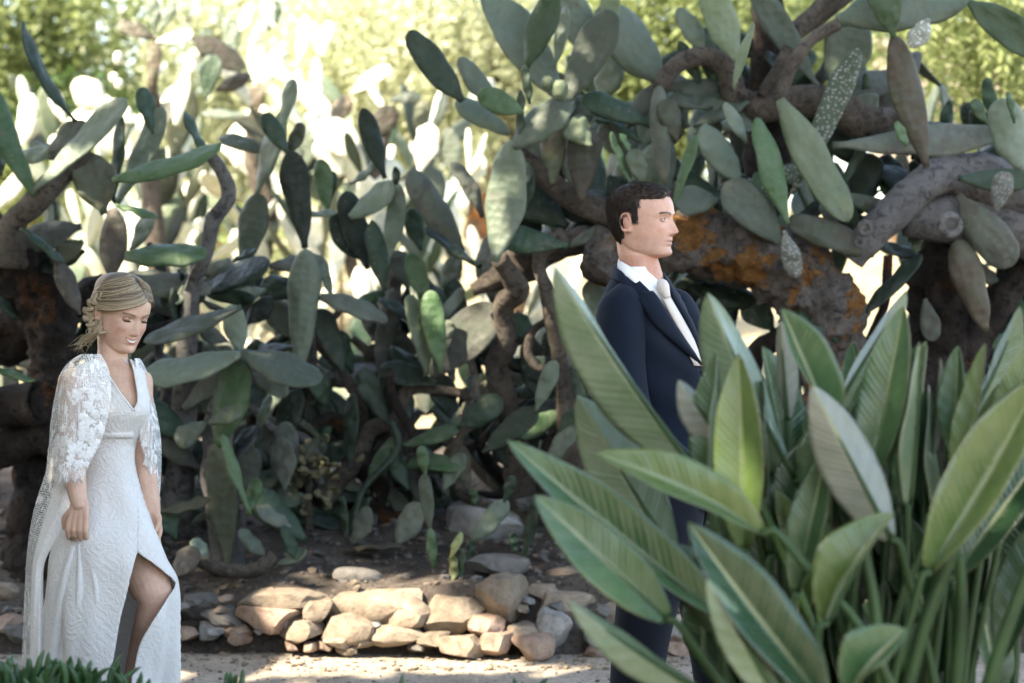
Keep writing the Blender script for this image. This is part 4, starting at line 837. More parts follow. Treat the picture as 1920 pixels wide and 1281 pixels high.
# ------------------------------------------------------------------ ice plant at the lower left
def ice(px, py, Y, n, spread, label, seed, ln=0.085):
    r = random.Random(seed)
    b0 = P(px, py, Y); zz = bedz(b0.x, Y)
    e = empty('ice_plant', (b0.x, Y, zz), label, 'succulent', 'ice plant tufts along the bed')
    V0, F0 = [], []
    for k in range(int(n * 0.5)):
        a = Vector((b0.x + r.gauss(0, spread * 1.15), Y + r.gauss(0, spread * 0.6), b0.z - 0.05 - abs(r.gauss(0, 0.015))))
        L = ln * r.uniform(0.75, 1.3)
        d = Vector((r.gauss(0, 0.42), r.gauss(0, 0.35), 1)).normalized(); c = Vector((r.gauss(0, 0.25), r.gauss(0, 0.2), 0))
        V, Fc = tube_geo([a, a + d * L * 0.5, a + d * L * 0.85 + c * L * 0.25, a + d * L + c * L * 0.5], [0.0055, 0.0085, 0.0065, 0.0008], 6, 7)
        mk('leaf', [v - Vector(e.location) for v in V], Fc, M['ice'], e)
    for k in range(3):
        a = Vector((b0.x + r.gauss(0, spread), Y, zz - 0.01)); top = Vector((b0.x + r.gauss(0, spread * 0.6), Y, b0.z - 0.03))
        V, Fc = tube_geo([a, (a + top) / 2 + Vector((0.02, 0, 0)), top], [0.006, 0.005, 0.004], 6, 6)
        mk('stem', [v - Vector(e.location) for v in V], Fc, M['ice'], e)
ice(10, 1262, 4.95, 46, 0.03, 'ice plant tuft in the very bottom left corner', 1)
ice(62, 1268, 4.9, 46, 0.03, 'ice plant tuft overlapping the hem of the lace train', 2)
ice(100, 1252, 5.0, 40, 0.022, 'tallest ice plant tuft in front of the bride skirt', 3)
ice(140, 1256, 4.95, 36, 0.022, 'ice plant tuft right of the tallest one before the skirt', 4)
ice(188, 1266, 5.0, 22, 0.016, 'sparse ice plant tuft before the middle of the skirt', 5)
ice(244, 1278, 5.0, 12, 0.012, 'small ice plant tuft below the slit of the skirt', 6)
ice(440, 1272, 5.05, 12, 0.008, 'lone ice plant sprig on the sunlit path edge', 7, 0.07)
ice(735, 1300, 5.05, 10, 0.012, 'barely visible ice plant sprig under the sunlit wall', 8)
ice(980, 1290, 5.05, 12, 0.012, 'ice plant sprig below the reddish rounded stone', 9)

# ------------------------------------------------------------------ trees
def frond_geo(r, top, L, w, nl):
    """hanging pepper-tree frond: thin stem line with paired leaflets"""
    V = []; Fc = []
    dx, dy = r.gauss(0, 0.18), r.gauss(0, 0.18)
    for k in range(nl):
        t = (k + 0.5) / nl
        p = top + Vector((dx * L * t, dy * L * t, -L * t))
        for s in (-1, 1):
            a = r.uniform(0, 6.28); l = w * r.uniform(0.7, 1.3)
            d = Vector((math.cos(a) * s, math.sin(a) * s, -0.7)).normalized() * l
            n = Vector((-d.y, d.x, r.uniform(-0.3, 0.3))).normalized() * l * 0.22
            b = len(V); V += [p, p + d * 0.5 + n, p + d, p + d * 0.5 - n]; Fc.append((b, b + 1, b + 2, b + 3))
    return V, Fc
def pepper_tree(px, Y, label, h, blobs, mat, seed, nfr, trunk_r=0.2, L=(0.5, 1.3), leaf=0.1, lean=0.4, nl=9):
    r = random.Random(seed); X = PX(px, Y); z0 = hz(X, Y) if Y > 8.4 else 0
    e = empty('pepper_tree', (X, Y, z0), label, 'tree', 'pepper trees')
    o = Vector((X, Y, z0))
    cs = [Vector(b[:3]) - o for b in blobs]
    top = sum(cs, Vector()) / len(cs)
    parts = [tube_geo([Vector((0, 0, -0.1)), Vector((lean * 0.3, 0, h * 0.25)), Vector((lean * 0.6, 0.1, h * 0.5))], [trunk_r * 1.3, trunk_r, trunk_r * 0.75], 12, 12, 0.25, 3, seed=seed)]
    mk('trunk', *join_geo(parts), M['bark_tree'], e)
    fork = Vector((lean * 0.6, 0.1, h * 0.5))
    for c in cs:
        m = fork.lerp(c, 0.5) + Vector((r.gauss(0, 0.2), r.gauss(0, 0.2), 0.35))
        V, Fc = tube_geo([fork, m, c], [trunk_r * 0.55, trunk_r * 0.35, trunk_r * 0.12], 8, 10, 0.2, 4, seed=seed)
        mk('limb', V, Fc, M['bark_tree'], e)
    V = []; Fc = []
    for b, c in zip(blobs, cs):
        rad = Vector(b[3:6])
        for k in range(int(nfr * (b[6] if len(b) > 6 else 1))):
            d = Vector((r.gauss(0, 1), r.gauss(0, 1), r.gauss(0, 1))).normalized() * (r.random() ** 0.4)
            p = c + Vector((d.x * rad.x, d.y * rad.y, d.z * rad.z))
            v, f = frond_geo(r, p, r.uniform(*L), leaf, nl)
            k0 = len(V); V += v; Fc += [tuple(i + k0 for i in q) for q in f]
    cw = mk('crown', V, Fc, M[mat], e, False)
    cw['kind'] = 'stuff'
    return e
def PB(px, py, Y, rx, ry, rz, k=1.0):
    p = P(px, py, Y); return (p.x, p.y, p.z, rx, ry, rz, k)
pepper_tree(40, 24, 'dark green pepper tree at the upper left corner', 4.5, [PB(-20, 60, 23, 1.1, 1.0, 0.8), PB(120, 120, 23.5, 0.9, 1, 0.9), PB(60, -80, 23, 1.6, 1.2, 0.8), PB(-40, 240, 23.5, 0.9, 1.0, 0.8)], 'leaf_g', 31, 330, 0.22, leaf=0.12)
pepper_tree(420, 30, 'pale sunlit pepper tree behind the star-topped cactus', 5.5, [PB(300, 40, 29, 1.8, 1.3, 1.0), PB(480, -40, 29, 1.9, 1.3, 1.2), PB(560, 120, 30, 1.5, 1.3, 1.0), PB(360, 200, 30, 1.5, 1.2, 1.0)], 'leaf_y', 32, 230, 0.2, leaf=0.14)
pepper_tree(960, 21, 'sunlit yellow-green pepper tree with reddish trunk in the centre gap', 4.5, [PB(760, -20, 21, 1.4, 1.1, 0.9), PB(860, 70, 21, 1.2, 1.0, 0.8), PB(700, 110, 21.5, 1.2, 1.0, 0.7), PB(930, -60, 21, 1.2, 1.0, 0.8), PB(650, 20, 22, 1.2, 1, 0.8)], 'leaf_y', 33, 300, 0.16, leaf=0.1, lean=0.0)
pepper_tree(1250, 19, 'bright green pepper tree showing above the groom', 4.6, [PB(1230, 20, 18, 0.9, 0.9, 0.9), PB(1290, -80, 18, 1.1, 1.0, 0.9), PB(1210, 140, 18.5, 0.8, 0.8, 0.6), PB(1480, 10, 19, 1.0, 1, 0.9)], 'leaf_g', 34, 420, 0.18, leaf=0.09)
pepper_tree(1960, 16, 'pepper tree trailing ferny fronds at the upper right', 4.2, [PB(1800, -10, 14, 0.65, 0.6, 0.5), PB(1900, 60, 14, 0.6, 0.6, 0.6), PB(1860, -80, 14.5, 1.0, 0.8, 0.6)], 'leaf_g', 35, 120, 0.18, L=(0.35, 0.8), leaf=0.07, nl=14)
pepper_tree(1700, 33, 'distant green tree behind the far wall', 5.0, [PB(1700, 40, 33, 2.2, 1.5, 1.3), PB(1880, 0, 34, 2.4, 1.5, 1.4), PB(1550, -20, 33, 2.0, 1.5, 1.4)], 'leaf_g', 36, 300, 0.25, leaf=0.16)
pepper_tree(900, 36, 'far pale tree on the skyline behind the centre gap', 6.0, [PB(820, 180, 36, 2.6, 1.5, 1.6), PB(560, 260, 36, 2.8, 1.5, 1.6), PB(1050, 120, 36, 2.5, 1.5, 1.8), PB(250, 260, 36, 2.8, 1.5, 1.5), PB(0, 330, 36, 2.6, 1.5, 1.5)], 'leaf_y', 37, 260, 0.25, leaf=0.2)

# low shrubs on the slope
def shrub(px, py, Y, rx, rz, label, mat, seed, n=700, leaf=0.07):
    r = random.Random(seed); c = P(px, py, Y); zz = hz(c.x, Y)
    e = empty('shrub', (c.x, Y, zz), label, 'shrub', 'shrubs on the slope')
    V = []; Fc = []
    o = Vector((c.x, Y, zz))
    for k in range(n):
        d = Vector((r.gauss(0, 1), r.gauss(0, 1), r.gauss(0, 1))).normalized() * r.random() ** 0.35
        p = c - o + Vector((d.x * rx, d.y * rx, d.z * rz)); a = r.uniform(0, 6.28)
        u = Vector((math.cos(a), math.sin(a), r.uniform(-0.6, 0.6))) * leaf; w = Vector((-u.y, u.x, r.uniform(-0.3, 0.3) * leaf)) * 0.45
        b = len(V); V += [p - u, p + w, p + u, p - w]; Fc.append((b, b + 1, b + 2, b + 3))
    f = mk('foliage', V, Fc, M[mat], e, False); f['kind'] = 'stuff'
    V, Fc = tube_geo([Vector((0, 0, -0.05)), (c - o) * 0.5, c - o], [0.03, 0.025, 0.01], 7, 6)
    mk('stem', V, Fc, M['bark_tree'], e)
shrub(1770, 215, 20, 0.6, 0.45, 'rounded shrub before the far wall at upper right', 'leaf_dk', 51)
shrub(1880, 260, 20, 0.5, 0.3, 'low shrub under the trailing fronds', 'leaf_g', 52)
shrub(130, 240, 20, 0.9, 0.6, 'dark shrub between the leaning pads at far left', 'leaf_dk', 53, 900)
shrub(60, 330, 19, 0.8, 0.5, 'green shrub low at the left edge of the slope', 'leaf_g', 54, 900)
shrub(640, 430, 22, 1.2, 0.6, 'pale shrub glimpsed under the blazing pad', 'leaf_y', 55, 900, 0.1)
shrub(380, 470, 19, 0.9, 0.5, 'shrub glimpsed behind the S-shaped stem', 'leaf_g', 56, 900)

# far garden wall with a dark rail
fw = empty('garden_wall', (PX(1820, 26), 26, hz(PX(1820, 26), 26)), 'far blurred beige garden wall at the upper right', 'wall')
def boxg(c, s):
    x, y, z = c; a, b, d = s
    V = [Vector((x + i * a / 2, y + j * b / 2, z + k * d / 2)) for i in (-1, 1) for j in (-1, 1) for k in (-1, 1)]
    return V, [(0, 1, 3, 2), (4, 6, 7, 5), (0, 4, 5, 1), (2, 3, 7, 6), (0, 2, 6, 4), (1, 5, 7, 3)]
for (nm, px0, px1, py0, py1, Y, th, mt) in (('wall_face', 1640, 2150, 90, 330, 26.2, 0.3, 'wall_far'), ('coping', 1636, 2160, 78, 92, 26.15, 0.5, 'wall_far')):
    a, b = P(px0, py0, Y), P(px1, py1, Y)
    V, Fc = boxg(((a.x + b.x) / 2, Y, (a.z + b.z) / 2), (b.x - a.x, th, a.z - b.z))
    mk(nm, [v - Vector(fw.location) for v in V], Fc, M[mt], fw, False)
fr_ = empty('handrail', (PX(1800, 24), 24, hz(PX(1800, 24), 24)), 'dark timber handrail running before the far wall', 'railing')
for nm, x0, y0, x1, y1, rad in (('rail', 1640, 140, 2100, 112, 0.045), ('post', 1850, 124, 1850, 330, 0.045), ('post', 1690, 136, 1690, 330, 0.045), ('post', 2010, 118, 2010, 330, 0.045)):
    V, Fc = tube_geo([P(x0, y0, 24), P(x1, y1, 24)], [rad, rad], 8, 2)
    mk(nm, [v - Vector(fr_.location) for v in V], Fc, M['rail'], fr_)

# ------------------------------------------------------------------ unseen shade tree added outside the frame, crown shaped to the wanted shade
LIT = [(P(x, y, Yd), rad) for x, y, Yd, rad in ((420, 1262, 8.0, 0.14), (540, 1235, 8.15, 0.17), (640, 1190, 8.3, 0.17), (740, 1160, 8.35, 0.2), (700, 1235, 8.15, 0.2), (830, 1215, 8.25, 0.16), (880, 1245, 8.1, 0.13), (1000, 1262, 8.0, 0.10),
       (930, 560, 9.1, 0.13), (1035, 540, 9.0, 0.10), (180, 390, 8.85, 0.07), (870, 640, 9.1, 0.08), (1230, 430, 9.0, 0.08), (500, 1130, 8.4, 0.12), (300, 1260, 7.8, 0.1))]
rl_ = random.Random(15)
LIT += [(P(rl_.uniform(520, 960), rl_.uniform(260, 760), 9.15), rl_.uniform(0.03, 0.07)) for _ in range(0)]
def shaded(G):
    """is the ground point in the zone the crown is shaped to shade (metres, at 1 m height)?"""
    X, Y = G.x, G.y
    lim = 11.2 + 1.1 * smooth(0.2, 1.0, X)
    return -4.2 < X < 4.6 and 2.2 < Y < lim + 0.25 * math.sin(X * 3.1)
sh = empty('shade_tree', (-5.6, 2.2, 0), 'unseen shade tree added left of the path, its crown shaped to shade the scene', 'tree')
r = random.Random(99); V = []; Fc = []; so_ = Vector(sh.location)
limbs_to = []
for k in range(20000):
    h = r.uniform(5.2, 7.4)
    G = Vector((r.uniform(-4.3, 4.7), r.uniform(2.1, 12.6), 1.0))
    if not shaded(G): continue
    c = G + SUN_TO * ((h - 1.0) / SUN_TO.z)
    if any(((c - q) - SUN_TO * (c - q).dot(SUN_TO)).length < rad * 1.35 + 0.08 for q, rad in LIT): continue  # leaves left out along the rays to the wanted sun patches
    for _ in range(2):
        p = c - so_ + Vector((r.gauss(0, 0.06), r.gauss(0, 0.06), r.gauss(0, 0.05)))
        a = r.uniform(0, 6.28); l = r.uniform(0.08, 0.13)
        u = Vector((math.cos(a), math.sin(a), r.uniform(-0.4, 0.4))) * l; w = Vector((-u.y, u.x, r.uniform(-0.3, 0.3) * l)) * 0.5
        b = len(V); V += [p - u, p + w, p + u, p - w]; Fc.append((b, b + 1, b + 2, b + 3))
cw = mk('crown', V, Fc, M['leaf_g'], sh, False); cw['kind'] = 'stuff'
V, Fc = tube_geo([Vector((0, 0, -0.1)), Vector((0.1, 0.1, 1.6)), Vector((0.3, 0.6, 3.4)), Vector((0.4, 1.0, 4.8))], [0.42, 0.33, 0.27, 0.2], 16, 24, 0.2, 3)
mk('trunk', V, Fc, M['bark_tree'], sh)
for tx, ty in ((-3.2, 0.0), (-2.5, 5.5), (2.6, -0.8), (3.4, 2.4), (3.2, 4.8), (0.6, 6.2), (0.8, -2.0)):
    V, Fc = tube_geo([Vector((0.35, 0.8, 4.2)), Vector((0.35 + tx * 0.4, 0.8 + ty * 0.4, 5.2)), Vector((tx + 0.3, ty + 0.6, 6.2))], [0.15, 0.1, 0.03], 8, 10, 0.2, 3)
    mk('limb', V, Fc, M['bark_tree'], sh)

# leafy screens added out of frame to block light from left and behind camera
def added_hedge(label, a, b, h, th, seed, n):
    r = random.Random(seed); mid = (a + b) / 2
    e = empty('added_hedge', (mid.x, mid.y, 0), label, 'added_hedge', 'light-blocking screens added out of frame')
    V = []; Fc = []
    for k in range(n):
        p = a.lerp(b, r.random()) - mid + Vector((r.gauss(0, th), r.gauss(0, th), 0)); p.z = h * r.random() ** 0.8
        q = r.uniform(0, 6.28); l = r.uniform(0.12, 0.24)
        u = Vector((math.cos(q), math.sin(q), r.uniform(-0.6, 0.6))) * l; w = Vector((-u.y, u.x, r.uniform(-1, 1) * l)) * 0.55
        i = len(V); V += [p - u, p + w, p + u, p - w]; Fc.append((i, i + 1, i + 2, i + 3))
    f = mk('foliage', V, Fc, M['leaf_dk'], e, False); f['kind'] = 'stuff'
    for k in range(9):
        p = a.lerp(b, (k + 0.5) / 9) - mid
        mk('stem', *tube_geo([p, p + Vector((0.1, 0.05, h * 0.45)), p + Vector((0, 0, h * 0.8))], [0.07, 0.05, 0.02], 7, 8), M['bark_tree'], e)
added_hedge('unseen dark leafy screen added left of the path to block light', Vector((-4.1, -4.0, 0)), Vector((-4.3, 7.6, 0)), 3.5, 0.3, 71, 7000)
added_hedge('unseen dark leafy screen added behind the photographer to block light', Vector((-4.0, -4.2, 0)), Vector((0.0, -4.4, 0)), 5.0, 0.3, 72, 4000)

# ------------------------------------------------------------------ people: shared builders
YB = 6.12
def Q(px, py, d=0.0): return P(px, py, YB + d)
class Loft:
    """horizontal rings given in photo pixels: (py, left, right, depth centre m, depth radius m)"""
    def __init__(s, rings, e=0.9):
        A = np.array(sorted(rings), dtype=float); s.A = A; s.e = e
        s.f = cr([tuple(r) for r in A], 12 * (len(A) - 1))
    def ring(s, py):
        f = s.f; o = [float(np.interp(py, f[:, 0], f[:, k])) for k in range(1, 5)]
        return o
    def pt(s, py, phi, off=0.0):
        L, R, dc, rd = s.ring(py); c = (L + R) / 2; h = (R - L) / 2 + off / mpp(YB); rd = rd + off
        co, si = math.cos(phi), math.sin(phi)
        u = c + h * math.copysign(abs(co) ** s.e, co); d = dc - rd * math.copysign(abs(si) ** s.e, si)
        return Q(u, py, d)
    def phi(s, py, px):
        L, R, dc, rd = s.ring(py); c = (L + R) / 2; h = (R - L) / 2
        t = max(-1, min(1, (px - c) / h)); return math.acos(math.copysign(abs(t) ** (1 / s.e), t))
    def front(s, px, py, off=0.0): return s.pt(py, s.phi(py, px), off)
    def closed(s, y0, y1, n, seg, off=0.0):
        V = []; Fc = []
        for j in range(n + 1):
            py = y0 + (y1 - y0) * j / n
            for k in range(seg): V.append(s.pt(py, 2 * math.pi * k / seg, off))
        for j in range(n):
            for k in range(seg):
                a = j * seg + k; b = j * seg + (k + 1) % seg; Fc.append((a, a + seg, b + seg, b))
        Fc.append(tuple(range(seg))); Fc.append(tuple(range(len(V) - 1, len(V) - seg - 1, -1)))
        return V, Fc
    def open(s, y0, y1, n, seg, gap, off=0.0, wob=None):
        """sheet running from the gap's right edge round the back to its left edge; gap(py) -> (left, right) px"""
        V = []; Fc = []; UV = []
        for j in range(n + 1):
            py = y0 + (y1 - y0) * j / n
            gl, gr = gap(py); a0 = s.phi(py, gr); a1 = s.phi(py, gl) - 2 * math.pi
            for k in range(seg + 1):
                ph = a0 + (a1 - a0) * k / seg
                o = off + (wob(py, ph, k / seg) if wob else 0.0)
                V.append(s.pt(py, ph, o)); UV.append((ph * 0.16, py / 610.0))
        for j in range(n):
            for k in range(seg):
                a = j * (seg + 1) + k; Fc.append((a, a + 1, a + seg + 2, a + seg + 1))
        return V, Fc, UV
def table(rows):
    A = np.array(rows, dtype=float)
    f = cr([tuple(r) for r in A], 10 * (len(A) - 1))
    return lambda y: tuple(float(np.interp(y, f[:, 0], f[:, k])) for k in range(1, A.shape[1]))
def solid(o, th, off=0):
    m = o.modifiers.new('solid', 'SOLIDIFY'); m.thickness = th; m.offset = off; return o
def strip(rows, name, mat, par, sub=1):
    """surface through rows of points"""
    V = [v for r in rows for v in r]; n = len(rows[0])
    Fc = [(j * n + i, j * n + i + 1, (j + 1) * n + i + 1, (j + 1) * n + i) for j in range(len(rows) - 1) for i in range(n - 1)]
    UV = [(i / (n - 1), j / (len(rows) - 1)) for j in range(len(rows)) for i in range(n)]
    o = mk(name, V, Fc, mat, None, True, UV)
    if par: o.parent = par; o.matrix_basis = Matrix.Translation(-Vector(par.location))
    return o

def g2(x, z, cx, cz, sx, sz): return math.exp(-((x - cx) / sx) ** 2 - ((z - cz) / sz) ** 2)
HT = [(-0.1235, -0.052, -0.034, 0.012), (-0.119, -0.074, -0.012, 0.029), (-0.112, -0.081, 0.006, 0.040), (-0.1, -0.0825, 0.03, 0.0515), (-0.085, -0.082, 0.052, 0.0595), (-0.068, -0.0845, 0.068, 0.066),
      (-0.05, -0.086, 0.08, 0.0705), (-0.025, -0.0865, 0.092, 0.0735), (0.0, -0.087, 0.099, 0.0755), (0.018, -0.0915, 0.102, 0.0765), (0.042, -0.091, 0.103, 0.0765), (0.068, -0.084, 0.098, 0.072),
      (0.09, -0.068, 0.084, 0.061), (0.105, -0.047, 0.064, 0.046), (0.114, -0.022, 0.042, 0.027), (0.118, 0.004, 0.016, 0.008)]
_ht = cr(HT, 8 * (len(HT) - 1))
def head_pt(z, th, male):
    yf, yb, w = [float(np.interp(z, _ht[:, 0], _ht[:, k])) for k in (1, 2, 3)]
    if not male: w *= 1 + 0.05 * math.exp(-((z + 0.055) / 0.03) ** 2)
    if male and z < -0.06: w *= 1 + 0.1 * smooth(-0.06, -0.1, z)
    yc = lerp(0.012, (yf + yb) / 2, smooth(-0.085, -0.12, z)) if z < 0 else lerp(0.012, (yf + yb) / 2, smooth(0.08, 0.118, z))
    s, c = math.sin(th), math.cos(th)
    x = w * math.copysign(abs(s) ** 0.88, s)
    y = yc + ((yf - yc) if c > 0 else (yc - yb)) * (abs(c) ** 0.92 if c > 0 else abs(c) ** 0.9) * 1.0 if c > 0 else yc + (yb - yc) * abs(c) ** 0.9
    return x, y
def face_disp(x, z, male, smile):
    ax = abs(x); d = 0.0
    zs = (z + 0.0) 
    hn = 0.0
    if -0.058 < zs < 0.014:
        if zs > -0.042: hn = lerp(0.0035, 0.0255 if male else 0.0195, smooth(0.012, -0.042, zs) * 0.55 + 0.45 * max(0, min(1, (0.012 - zs) / 0.054)))
        else: hn = (0.0255 if male else 0.0195) * (1 - smooth(-0.0425, -0.056, zs))
        sg = lerp(0.0062, 0.0095, smooth(0.0, -0.04, zs)); hn *= math.exp(-(ax / sg) ** 2) if True else 0
        hn *= smooth(0.016, 0.004, zs) if zs > 0.004 else 1
    d += hn
    d += (0.0075 if male else 0.0042) * g2(ax, z, 0.0125, -0.046, 0.0062, 0.0065)
    d -= 0.0105 * g2(ax, z, 0.031, 0.001, 0.0165, 0.0105)
    d -= 0.005 * g2(ax, z, 0.013, 0.004, 0.006, 0.010)
    d += (0.005 if male else 0.0028) * g2(ax, z, 0.028, 0.0185, 0.02, 0.006)
    d += (0.0035 if not smile else 0.0065) * g2(ax, z, 0.042, -0.03, 0.016, 0.014)
    d -= 0.003 * g2(ax, z, 0.05, -0.062, 0.014, 0.016)
    cz = 0.006 * (ax / 0.022) ** 2 if smile else 0.0
    d += 0.0052 * g2(ax, z, 0, -0.0665 + cz, 0.017, 0.0042) + 0.0062 * g2(ax, z, 0, -0.0785 + cz, 0.0155, 0.005)
    d -= 0.0042 * g2(ax, z, 0, -0.0722 + cz, 0.021, 0.0022)
    d -= 0.004 * g2(ax, z, 0, -0.09, 0.018, 0.005)
    d += 0.0065 * g2(ax, z, 0, -0.108, 0.015, 0.011)
    return d
def head_geo(male=True, smile=False, nz=110, nt=112):
    V = []; Fc = []
    for j in range(nz + 1):
        t = j / nz; z = lerp(-0.1235, 0.118, 0.5 - 0.5 * math.cos(math.pi * (0.02 + 0.96 * t)))
        for k in range(nt):
            th = 2 * math.pi * k / nt; x, y = head_pt(z, th, male)
            if math.cos(th) > 0.1:
                y -= face_disp(x, z, male, smile) * smooth(0.1, 0.4, math.cos(th))
            V.append(Vector((x, y, z)))
    for j in range(nz):
        for k in range(nt):
            a = j * nt + k; b = j * nt + (k + 1) % nt; Fc.append((a, b, b + nt, a + nt))
    Fc.append(tuple(range(nt - 1, -1, -1))); Fc.append(tuple(range(len(V) - nt, len(V))))
    return V, Fc
def ear_geo(s, male):
    """s=-1 right ear: helix rim, bowl and lobe"""
    ox, oy, oz = s * 0.0755, 0.018, -0.008
    k = 1.06 if male else 0.92
    def e(a, rx, rz): return Vector((ox + s * (0.006 + 0.006 * math.sin(a * 0.5)), oy + 0.004 * k + rx * math.cos(a), oz + rz * math.sin(a)))
    rim = [e(math.radians(q), 0.0165 * k, 0.0275 * k) for q in range(200, -90, -24)]
    parts = [tube_geo([Vector((p.x + s * 0.006, p.y, p.z)) for p in rim], [0.0028] * 2 + [0.0038] * (len(rim) - 4) + [0.0045, 0.006], 8, 30)]
    parts.append(tube_geo([Vector((ox - s * 0.006, oy + 0.002, oz - 0.022)), Vector((ox + s * 0.004, oy + 0.003, oz)), Vector((ox + s * 0.004, oy + 0.005, oz + 0.018))], [0.011, 0.0125, 0.0085], 10, 8))
    parts.append(tube_geo([Vector((ox + s * 0.003, oy - 0.004, oz - 0.022 * k)), Vector((ox + s * 0.008, oy - 0.003, oz - 0.03 * k))], [0.0075, 0.0055], 8, 5))
    return join_geo(parts)
def cap_tube(pts, radii, seg=14, n=None, flat=1.0):
    """tube with rounded ends (extra rings)"""
    pts = [Vector(p) for p in pts]
    a = (pts[0] - pts[1]).normalized(); b = (pts[-1] - pts[-2]).normalized()
    V, Fc = tube_geo([pts[0] + a * radii[0] * 0.7] + pts + [pts[-1] + b * radii[-1] * 0.7], [radii[0] * 0.45] + list(radii) + [radii[-1] * 0.45], seg, n or 8 * len(pts), 0, 1, flat)
    return V, Fc
def head_xf(px, py, d, yaw, pitch, sx, sz, roll=0.0):
    return Matrix.Translation(Q(px, py, d)) @ Matrix.Rotation(math.radians(yaw), 4, 'Z') @ Matrix.Rotation(math.radians(roll), 4, 'Y') @ Matrix.Rotation(math.radians(pitch), 4, 'X') @ Matrix.Diagonal((sx, sx, sz, 1))
def remesh(name, parts, mat, voxel, smooth_it, colfn, par):
    V, Fc = join_geo(parts)
    me = bpy.data.meshes.new(name + '_raw'); me.from_pydata([tuple(v) for v in V], [], Fc); me.update()
    o = bpy.data.objects.new(name + '_raw', me); COL.objects.link(o)
    m = o.modifiers.new('r', 'REMESH'); m.mode = 'VOXEL'; m.voxel_size = voxel; m.use_smooth_shade = True
    if smooth_it:
        s = o.modifiers.new('s', 'SMOOTH'); s.factor = 0.5; s.iterations = smooth_it
    dg = bpy.context.evaluated_depsgraph_get(); dg.update()
    me2 = bpy.data.meshes.new_from_object(o.evaluated_get(dg))
    bpy.data.objects.remove(o)
    me2.name = name; me2.materials.clear(); me2.materials.append(mat)
    me2.polygons.foreach_set('use_smooth', [True] * len(me2.polygons))
    co = np.empty(len(me2.vertices) * 3); me2.vertices.foreach_get('co', co); co = co.reshape(-1, 3)
    at = me2.color_attributes.new('Col', 'FLOAT_COLOR', 'POINT')
    c = np.ones((len(co), 4)); c[:, :3] = colfn(co)
    at.data.foreach_set('color', c.ravel())
    b = link(name, me2, par)
    if par: b.matrix_basis = Matrix.Translation(-Vector(par.location))
    return b
def skin_mat(name):
    m, t, b = new_mat(name, 0.48, 0.4)
    at = t.nodes.new('ShaderNodeAttribute'); at.attribute_name = 'Col'
    n = tex_noise(t, coords(t), 90, 4); n2 = tex_noise(t, coords(t), 22, 3)
    c = mixc(t, 1.0, at.outputs['Color'], ramp(t, n, [(0.3, (0.93, 0.92, 0.91)), (0.7, (1.05, 1.04, 1.03))]), 'MULTIPLY')
    c = mixc(t, 1.0, c, ramp(t, n2, [(0.32, (0.93, 0.86, 0.84)), (0.68, (1.06, 1.06, 1.05))]), 'MULTIPLY')
    t.links.new(c, b.inputs['Base Color'])
    b.inputs['Subsurface Weight'].default_value = 0.12; b.inputs['Subsurface Radius'].default_value = (1.0, 0.35, 0.2); b.inputs['Subsurface Scale'].default_value = 0.006
    t.links.new(bump(t, n, 0.12, 0.001), b.inputs['Normal'])
    return m
M['skin'] = skin_mat('skin')
def hair_mat(name, c1, c2, c3, sc=55):
    m, t, b = new_mat(name, 0.55, 0.22)
    at = t.nodes.new('ShaderNodeUVMap')
    mp = t.nodes.new('ShaderNodeMapping'); mp.inputs['Scale'].default_value = (sc, 2.0, 1.0); t.links.new(at.outputs[0], mp.inputs[0])
    n = tex_noise(t, mp.outputs[0], 1.0, 4, 0.6)
    t.links.new(ramp(t, n, [(0.28, c1), (0.5, c2), (0.75, c3)]), b.inputs['Base Color'])
    t.links.new(bump(t, n, 0.7, 0.004), b.inputs['Normal'])
    return m
M['hair_dark'] = hair_mat('hair_dark_brown', (0.012, 0.009, 0.007), (0.03, 0.022, 0.017), (0.06, 0.046, 0.036))
M['hair_blonde'] = hair_mat('hair_blonde', (0.17, 0.125, 0.08), (0.35, 0.27, 0.175), (0.56, 0.455, 0.315), 40)
M['hair_root'] = hair_mat('hair_ash_roots', (0.07, 0.052, 0.036), (0.15, 0.115, 0.08), (0.27, 0.215, 0.15), 40)
def vc_mat(name, rough=0.3):
    m, t, b = new_mat(name, rough, 0.5)
    at = t.nodes.new('ShaderNodeAttribute'); at.attribute_name = 'Col'; t.links.new(at.outputs['Color'], b.inputs['Base Color'])
    return m
M['eye'] = vc_mat('eye', 0.25)
